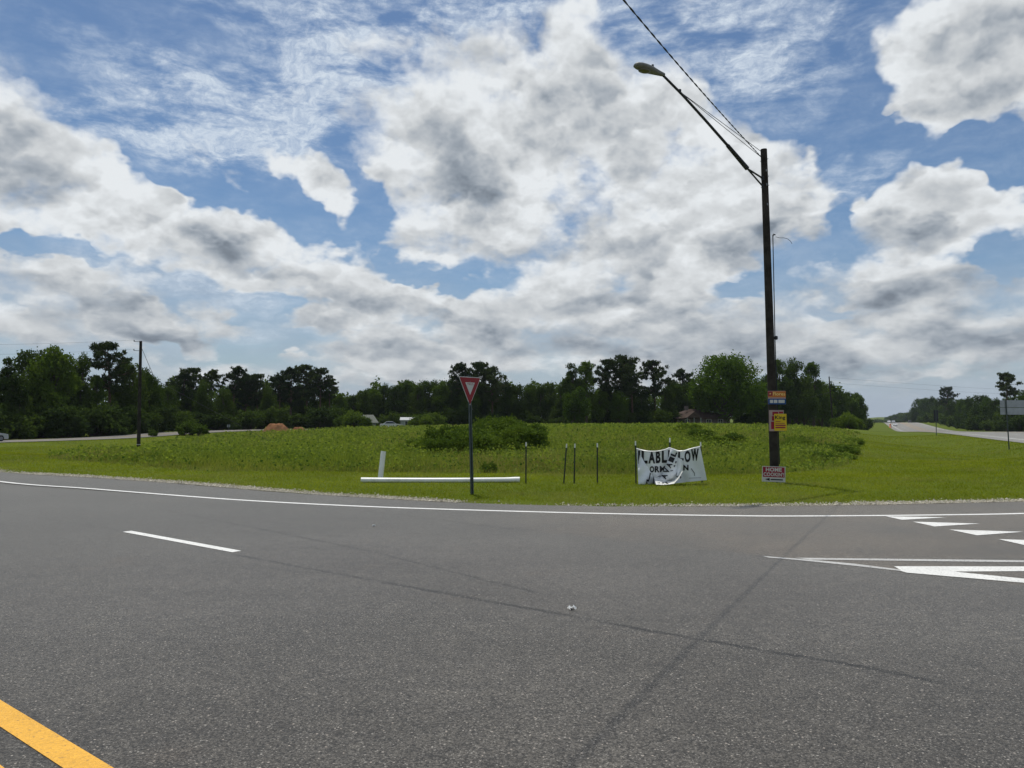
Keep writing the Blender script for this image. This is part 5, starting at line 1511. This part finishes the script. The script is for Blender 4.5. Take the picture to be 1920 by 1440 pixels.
# -------- sign backs by the roads
def sign_on_post(name, ub, vb, panel_px, label, two=False, post_w=.06, rz=0.0, base=None, mat=None, split=False):
    p0 = base or GT(ub, vb)
    e = empty(name, p0)
    l, t, r, b = panel_px
    A_, B_ = Vector(AT(l, b, p0.y)) - p0, Vector(AT(r, t, p0.y)) - p0
    cx, w, h = (A_.x + B_.x) / 2, B_.x - A_.x, B_.z - A_.z
    R_ = Matrix.Rotation(rz, 3, 'Z')
    if split:
        for k, (z0, z1) in enumerate(((0, .485), (.515, 1))):
            MB().bevel_box(R_ @ Vector((cx, .03, A_.z + h * (z0 + z1) / 2)), (w, .012, h * (z1 - z0)), .004, R_).build('panel', mat or M['sign_back'], e)
    else:
        MB().bevel_box(R_ @ Vector((cx, .03, (A_.z + B_.z) / 2)), (w, .012, h), .004, R_).build('panel', mat or M['sign_back'], e)
    xs = [0.0] if not two else [0.0, w * .72]
    for x in xs:
        mb = MB(); channel(mb, Vector((x, -.01, -.3)), Vector((x - (.15 if two else 0), -.01, B_.z)), Matrix.Identity(3), post_w / .06)
        mb.build('post', M['green_post'], e)
    return tag(e, label, 'traffic sign')
sign_on_post('road_sign', 1892, 843, (1876, 750.5, 1948, 777.5), 'bare metal back of a two panel road sign facing the highway', True, .055, split=True)
sign_on_post('road_sign', 1755.5, 817, (1751, 769, 1759, 789), 'dark back of a small upright sign beside the highway', mat=M['dark_metal'], post_w=.07)
sign_on_post('road_sign', 298, 811, (293.5, 791.5, 301, 799.5), 'small square pale sign beside the side road near the yellowish shrub', base=Vector((AT(298, 800, 118)[0], 118, gz(AT(298, 800, 118)[0], 118))))
sign_on_post('road_sign', 325, 811, (322.5, 802, 327.5, 807.5), 'little pale marker sign beside the side road left of the saplings', base=Vector((AT(325, 800, 122)[0], 122, gz(AT(325, 800, 122)[0], 122))))
sign_on_post('road_sign', 429, 808, (425.5, 796, 431.5, 801), 'small pale sign on a post between the saplings and the dirt mound', base=Vector((AT(429, 800, 138)[0], 138, gz(AT(429, 800, 138)[0], 138))))

# -------- houses behind the field
M['brown_roof'] = plain('brown_shingle_roof', (0.072, 0.051, 0.041), 0.9, 0.1, var=0.25, scale=2.0, bmp=0.4)
M['green_roof'] = plain('grey_green_roof', (0.085, 0.095, 0.075), 0.7, 0.3, var=0.15, scale=2.0)
M['white_roof'] = plain('white_metal_roof', (0.42, 0.43, 0.42), 0.6, 0.4, var=0.08, scale=2.0)
M['brick_wall'] = plain('dull_brown_wall', (0.14, 0.115, 0.10), 0.9, 0.1, var=0.2, scale=3.0)
M['pale_wall'] = plain('pale_siding', (0.28, 0.30, 0.28), 0.8, 0.2, var=0.08, scale=3.0)
def house(name, u, y, w, dp, wh, rh, hip, wm, rm, label, rz=0.0, over=.5, wins=(-.3, .1, .32), door=-.08, sink=0.0):
    x = AT(u, 795, y)[0]; e = empty(name, (x, y, gz(x, y) - .1 - sink), rz)
    W_, D_ = w / 2, dp / 2
    mb = MB()
    # wall with its openings left open
    holes = [(c * w - .55, c * w + .55, 1.0, 2.1) for c in wins] + [(door * w - .5, door * w + .5, .1, 2.15)]
    xs = sorted({-W_, W_} | {v for h_ in holes for v in h_[:2]}); zs = sorted({0, wh} | {v for h_ in holes for v in h_[2:]})
    for a_, b_ in zip(xs[:-1], xs[1:]):
        for c_, d_ in zip(zs[:-1], zs[1:]):
            mx, mz = (a_ + b_) / 2, (c_ + d_) / 2
            if any(h_[0] < mx < h_[1] and h_[2] < mz < h_[3] for h_ in holes): continue
            mb.add([(a_, -D_, c_), (b_, -D_, c_), (b_, -D_, d_), (a_, -D_, d_)], [(0, 1, 2, 3)])
    mb.add([(-W_, -D_, 0), (-W_, D_, 0), (-W_, D_, wh), (-W_, -D_, wh)], [(0, 3, 2, 1)]); mb.add([(W_, -D_, 0), (W_, D_, 0), (W_, D_, wh), (W_, -D_, wh)], [(0, 1, 2, 3)])
    mb.add([(-W_, D_, 0), (W_, D_, 0), (W_, D_, wh), (-W_, D_, wh)], [(0, 3, 2, 1)])
    if not hip: mb.add([(-W_, -D_, wh), (-W_, D_, wh), (-W_, 0, wh + rh)], [(0, 2, 1)]); mb.add([(W_, -D_, wh), (W_, D_, wh), (W_, 0, wh + rh)], [(0, 1, 2)])
    mb.build('wall', wm, e)
    X, Y = W_ + over, D_ + over; zz = wh - .12; ridge_x = X - (Y if hip else 0)
    top_, t_ = (-ridge_x, ridge_x), .14
    P = [(-X, -Y, zz), (X, -Y, zz), (X, Y, zz), (-X, Y, zz), (top_[0], 0, wh + rh), (top_[1], 0, wh + rh)]
    P2 = [(p[0], p[1], p[2] + t_) for p in P]
    Fs = [(0, 1, 5, 4), (2, 3, 4, 5), (1, 2, 5), (3, 0, 4)] if hip else [(0, 1, 5, 4), (2, 3, 4, 5)]
    Fb = [tuple(6 + i for i in f) for f in Fs]
    side = [(0, 1, 7, 6), (1, 2, 8, 7), (2, 3, 9, 8), (3, 0, 6, 9)] if hip else [(0, 1, 7, 6), (2, 3, 9, 8)] + [(1, 5, 11, 7), (5, 2, 8, 11), (3, 4, 10, 9), (4, 0, 6, 10)]
    roof = MB().add(P + P2, [tuple(reversed(f)) for f in Fs] + Fb + side).build('roof', rm, e)
    for c in wins:
        fr = MB()
        for (cx, cz, sx, sz) in ((0, .53, 1.1, .08), (0, -.53, 1.1, .08), (-.53, 0, .08, 1.0), (.53, 0, .08, 1.0), (0, 0, .05, 1.0)):
            fr.box((c * w + cx, -D_ + .03, 1.55 + cz), (sx, .08, sz))
        wn = fr.build('window', M['sign_white'], e)
        mb = MB(); mb.box((c * w, -D_ + .06, 1.55), (1.02, .02, 1.02)); mb.build('pane', M['glass'], wn)
    dr_ = MB(); dr_.box((door * w, -D_ + .05, 1.12), (.98, .05, 2.03)); do = dr_.build('door', M['brick_wall'], e)
    MB().tube([(door * w + .38, -D_ + .02, 1.05), (door * w + .38, -D_ - .04, 1.05)], .03, 8).build('handle', M['grey_metal'], do)
    return tag(e, label, 'house'), e
h1, he = house('house', 1306, 171, 12.0, 8.5, 2.3, 1.9, True, M['brick_wall'], M['brown_roof'], 'low brown hip roofed house half hidden by the big shade tree', .12)
# porch gable with posts
mb = MB(); P = [(-4.6, -6.6, 2.42), (-1.2, -6.6, 2.42), (-2.9, -6.6, 3.75), (-4.6, -2.0, 2.42), (-1.2, -2.0, 2.42), (-2.9, -1.2, 3.75)]
mb.add(P, [(0, 1, 2), (0, 2, 5, 3), (2, 1, 4, 5), (0, 3, 4, 1)]); mb.build('porch_roof', M['brown_roof'], he)
for xx in (-4.4, -2.9, -1.4): MB().box((xx, -6.4, 1.22), (.16, .16, 2.4)).build('porch_post', M['pale_wall'], he)
MB().box((-3.2, -2.5, 4.5), (.7, .7, 1.0)).build('chimney', M['brick_wall'], he)
house('house', 666, 168, 7.2, 6.5, 2.3, 1.6, False, M['pale_wall'], M['green_roof'], 'small grey green roofed house behind a round bush', .5, sink=.9)
house('trailer_home', 784, 166, 7.4, 3.6, 2.3, .45, False, M['pale_wall'], M['white_roof'], 'white flat roofed trailer home behind bushes', .1, .15, sink=.5)

# -------- vehicles
M['car_white'] = plain('white_car_paint', (0.62, 0.62, 0.61), 0.25, 0.6, var=0.03)
M['car_silver'] = plain('silver_car_paint', (0.42, 0.44, 0.46), 0.28, 0.6, 0.4, var=0.04)
M['car_dark'] = plain('dark_car_paint', (0.03, 0.03, 0.035), 0.25, 0.6, var=0.05)
M['lamp_clear'] = plain('clear_headlight', (0.75, 0.77, 0.78), 0.15, 0.6, var=0.04)
M['lamp_red'] = plain('red_tail_light', (0.45, 0.02, 0.02), 0.25, 0.5, var=0.04)
M['orange_plastic'] = plain('orange_plastic', (0.75, 0.20, 0.03), 0.5, 0.4, var=0.06)
def car(x, y, z, heading, paint, label, tall=False, name='car'):
    e = empty(name, (x, y, z), heading)
    hw = .89
    if tall: prof = [(-2.3, .38), (-2.32, .95), (-2.22, 1.05), (-2.0, 1.78), (.35, 1.80), (1.05, 1.12), (2.2, .98), (2.36, .75), (2.36, .38)]
    else: prof = [(-2.2, .36), (-2.24, .72), (-2.15, .92), (-1.55, .98), (-.95, 1.40), (.25, 1.44), (1.05, .97), (1.95, .84), (2.22, .68), (2.26, .36)]
    def arch(cx, r=.36): return [(cx + r * math.cos(a), .34 + r * math.sin(a)) for a in np.linspace(0, math.pi, 7)]
    low = [(2.2, .24)] + arch(1.38) + arch(-1.36) + [(-2.15, .24)]
    out = prof + low
    n = len(out)
    V = []
    for s, k in ((-1, 1.0), (1, 1.0)):
        for (px_, pz) in out:
            inset = .20 * max(0, (pz - .95)) / .5
            V.append((px_, s * (hw - inset), pz))
    bm = bmesh.new(); vs = [bm.verts.new(v) for v in V]
    bm.faces.new(vs[:n]); bm.faces.new(vs[n:][::-1])
    for i in range(n): bm.faces.new((vs[i], vs[i + n], vs[(i + 1) % n + n], vs[(i + 1) % n]))
    bmesh.ops.recalc_face_normals(bm, faces=bm.faces[:])
    bmesh.ops.triangulate(bm, faces=[f for f in bm.faces if len(f.verts) > 4])
    me = bpy.data.meshes.new('body'); bm.to_mesh(me); bm.free(); me.materials.append(paint); body = link('body', me, e)
    top = [p for p in prof if p[1] > 1.3]
    xa, xb = top[0][0], top[-1][0]; zt = top[0][1]
    for s in (-1, 1):
        y0_ = s * (hw - .20 * .06 / .5 + .012); y1_ = s * (hw - .20 * (zt - .07 - .95) / .5 + .012)
        MB().add([(xa - .30, y0_, 1.02), (xb + .55, y0_, 1.02), (xb + .02, y1_, zt - .07), (xa + .05, y1_, zt - .07)], [(0, 1, 2, 3)] if s < 0 else [(3, 2, 1, 0)]).build('side_window', M['glass'], e)
    x1_, x0_ = (xb + .08, xb + .72)
    MB().add([(x0_ + .02, -.70, 1.04), (x0_ + .02, .70, 1.04), (x1_ + .02, .60, zt - .03), (x1_ + .02, -.60, zt - .03)], [(0, 1, 2, 3)]).build('windscreen', M['glass'], e)
    MB().add([(xa - .50, -.66, 1.06), (xa - .50, .66, 1.06), (xa - .06, .58, zt - .02), (xa - .06, -.58, zt - .02)], [(3, 2, 1, 0)]).build('rear_window', M['glass'], e)
    for cx in (1.38, -1.36):
        for s in (-1, 1):
            w_ = empty('wheel', (cx, s * .80, .33)); w_.parent = e
            MB().tube([(0, -.10, 0), (0, .10, 0)], .33, 20).build('tyre', M['rubber'], w_)
            MB().tube([(0, s * .09, 0), (0, s * .112, 0)], .21, 14).build('rim', M['grey_metal'], w_)
    for s in (-1, 1):
        MB().bevel_box((2.24 if not tall else 2.33, s * .62, .70 if not tall else .84), (.10, .36, .15), .03).build('headlight', M['lamp_clear'], e)
        MB().bevel_box((-2.22 if not tall else -2.31, s * .66, .76 if not tall else .95), (.08, .28, .16), .03).build('tail_light', M['lamp_red'], e)
    MB().bevel_box((2.27 if not tall else 2.37, 0, .52), (.05, .9, .16), .02).build('grille', M['car_dark'], e)
    return tag(e, label, 'car')
lp = np.array(LEFT_ROAD); i0 = int(np.argmin(np.abs(lp[:, 0] - AT(3, 828, 84)[0] + 0)))
tdir = lp[i0 + 2] - lp[i0 - 2]; hd_ = math.atan2(tdir[1], tdir[0])
nose = np.array(AT(6, 828, lp[i0, 1] - 1.4)[:2]); cc_ = nose - 2.3 * np.array((math.cos(hd_), math.sin(hd_)))
car(float(cc_[0]), float(cc_[1]), float(lp[i0, 2]) + .012, hd_, M['car_silver'], 'silver car driving along the side road past the wood')
hd_h = math.atan2(1, .4556)
def hcar(u, v, paint, label, tall=False, flip=True):
    p = GT(u, v); car(p.x, p.y, float(hwy_z(p.y)) + .01, hd_h + (math.pi if flip else 0), paint, label, tall)
hcar(1678.5, 799, M['car_white'], 'white car on the highway just past the orange barrel')
hcar(1667, 793.2, M['car_white'], 'white van at the crest of the highway beside the verge', True)
hcar(1675, 792.8, M['car_silver'], 'pale car at the crest of the highway behind the white van', False)
hcar(1706, 792.6, M['car_dark'], 'dark car going away over the highway crest', False, False)
px_ = AT(733, 803, 156)[0]
car(px_, 156, gz(px_, 156), .2, M['car_white'], 'white car parked between the two pale houses')
bp = GT(1669.5, 802)
e = empty('traffic_barrel', bp)
mb = MB(); R5 = [.32, .32, .29, .29, .26, .26, .22]; Z5 = [0, .06, .06, .45, .45, .85, .98]
mb.tube([(0, 0, z) for z in Z5], R5, 14); mb.build('body', M['orange_plastic'], e)
for z in (.30, .62): MB().tube([(0, 0, z), (0, 0, z + .12)], .305 if z < .4 else .275, 14, caps=False).build('reflective_band', M['sign_white'], e)
e.scale = (1.6, 1.6, 1.9)
tag(e, 'orange traffic barrel at the edge of the highway', 'traffic barrel')

# -------- litter on the asphalt
def litter(u, v, L, name, label):
    p = G(u, v); e_ = empty(name, (p[0], p[1], 0.003), .35)
    r = np.random.default_rng(int(u)); n, m_ = 10, 6
    V, F = [], []
    for i in range(n + 1):
        for j in range(m_ + 1):
            a, b = i / n - .5, j / m_ - .5
            fold = .018 * math.sin(a * 9 + b * 3) * math.cos(b * 7) + .016
            V.append((a * L * (1 - .3 * abs(b)) + r.normal() * .003, b * L * .5 + a * .02, max(.002, fold + r.normal() * .003)))
    for i in range(n):
        for j in range(m_): F.append((i * (m_ + 1) + j, (i + 1) * (m_ + 1) + j, (i + 1) * (m_ + 1) + j + 1, i * (m_ + 1) + j + 1))
    MB().add(V, F).build('crumpled_paper', M['pvc'], e_)
    MB().tube([(-.32 * L, -.26 * L, .008), (-.18 * L, -.27 * L, .010)], .009, 6).build('dark_scrap', M['black'], e_)
    MB().add([(-.42 * L, .27 * L, .006), (-.22 * L, .30 * L, .006), (-.20 * L, .37 * L, .016), (-.40 * L, .36 * L, .010)], [(0, 1, 2, 3)]).build('paper_scrap', M['pvc'], e_)
    tag(e_, label, 'litter')
litter(1073, 1143, .085, 'paper_litter', 'crumpled white paper scrap lying on the asphalt by the paving seam')
litter(701, 987.5, .055, 'paper_litter', 'tiny pale scrap on the asphalt near the white edge line')

# ------------------------------------------------------------------ thin summer haze in the air
def haze_box():
    m = bpy.data.materials.new('summer_haze'); m.use_nodes = True
    t = m.node_tree; t.nodes.clear()
    out = t.nodes.new('ShaderNodeOutputMaterial'); v = t.nodes.new('ShaderNodeVolumePrincipled')
    v.inputs['Color'].default_value = (0.80, 0.88, 1.0, 1); v.inputs['Density'].default_value = 0.00008; v.inputs['Anisotropy'].default_value = 0.2
    t.links.new(v.outputs[0], out.inputs['Volume'])
    mb = MB(); mb.box((0, 0, 6), (3400, 3400, 56))
    o = mb.build('haze', m); tag(o, 'thin summer haze hanging over the land', 'haze', kind='stuff')
haze_box()
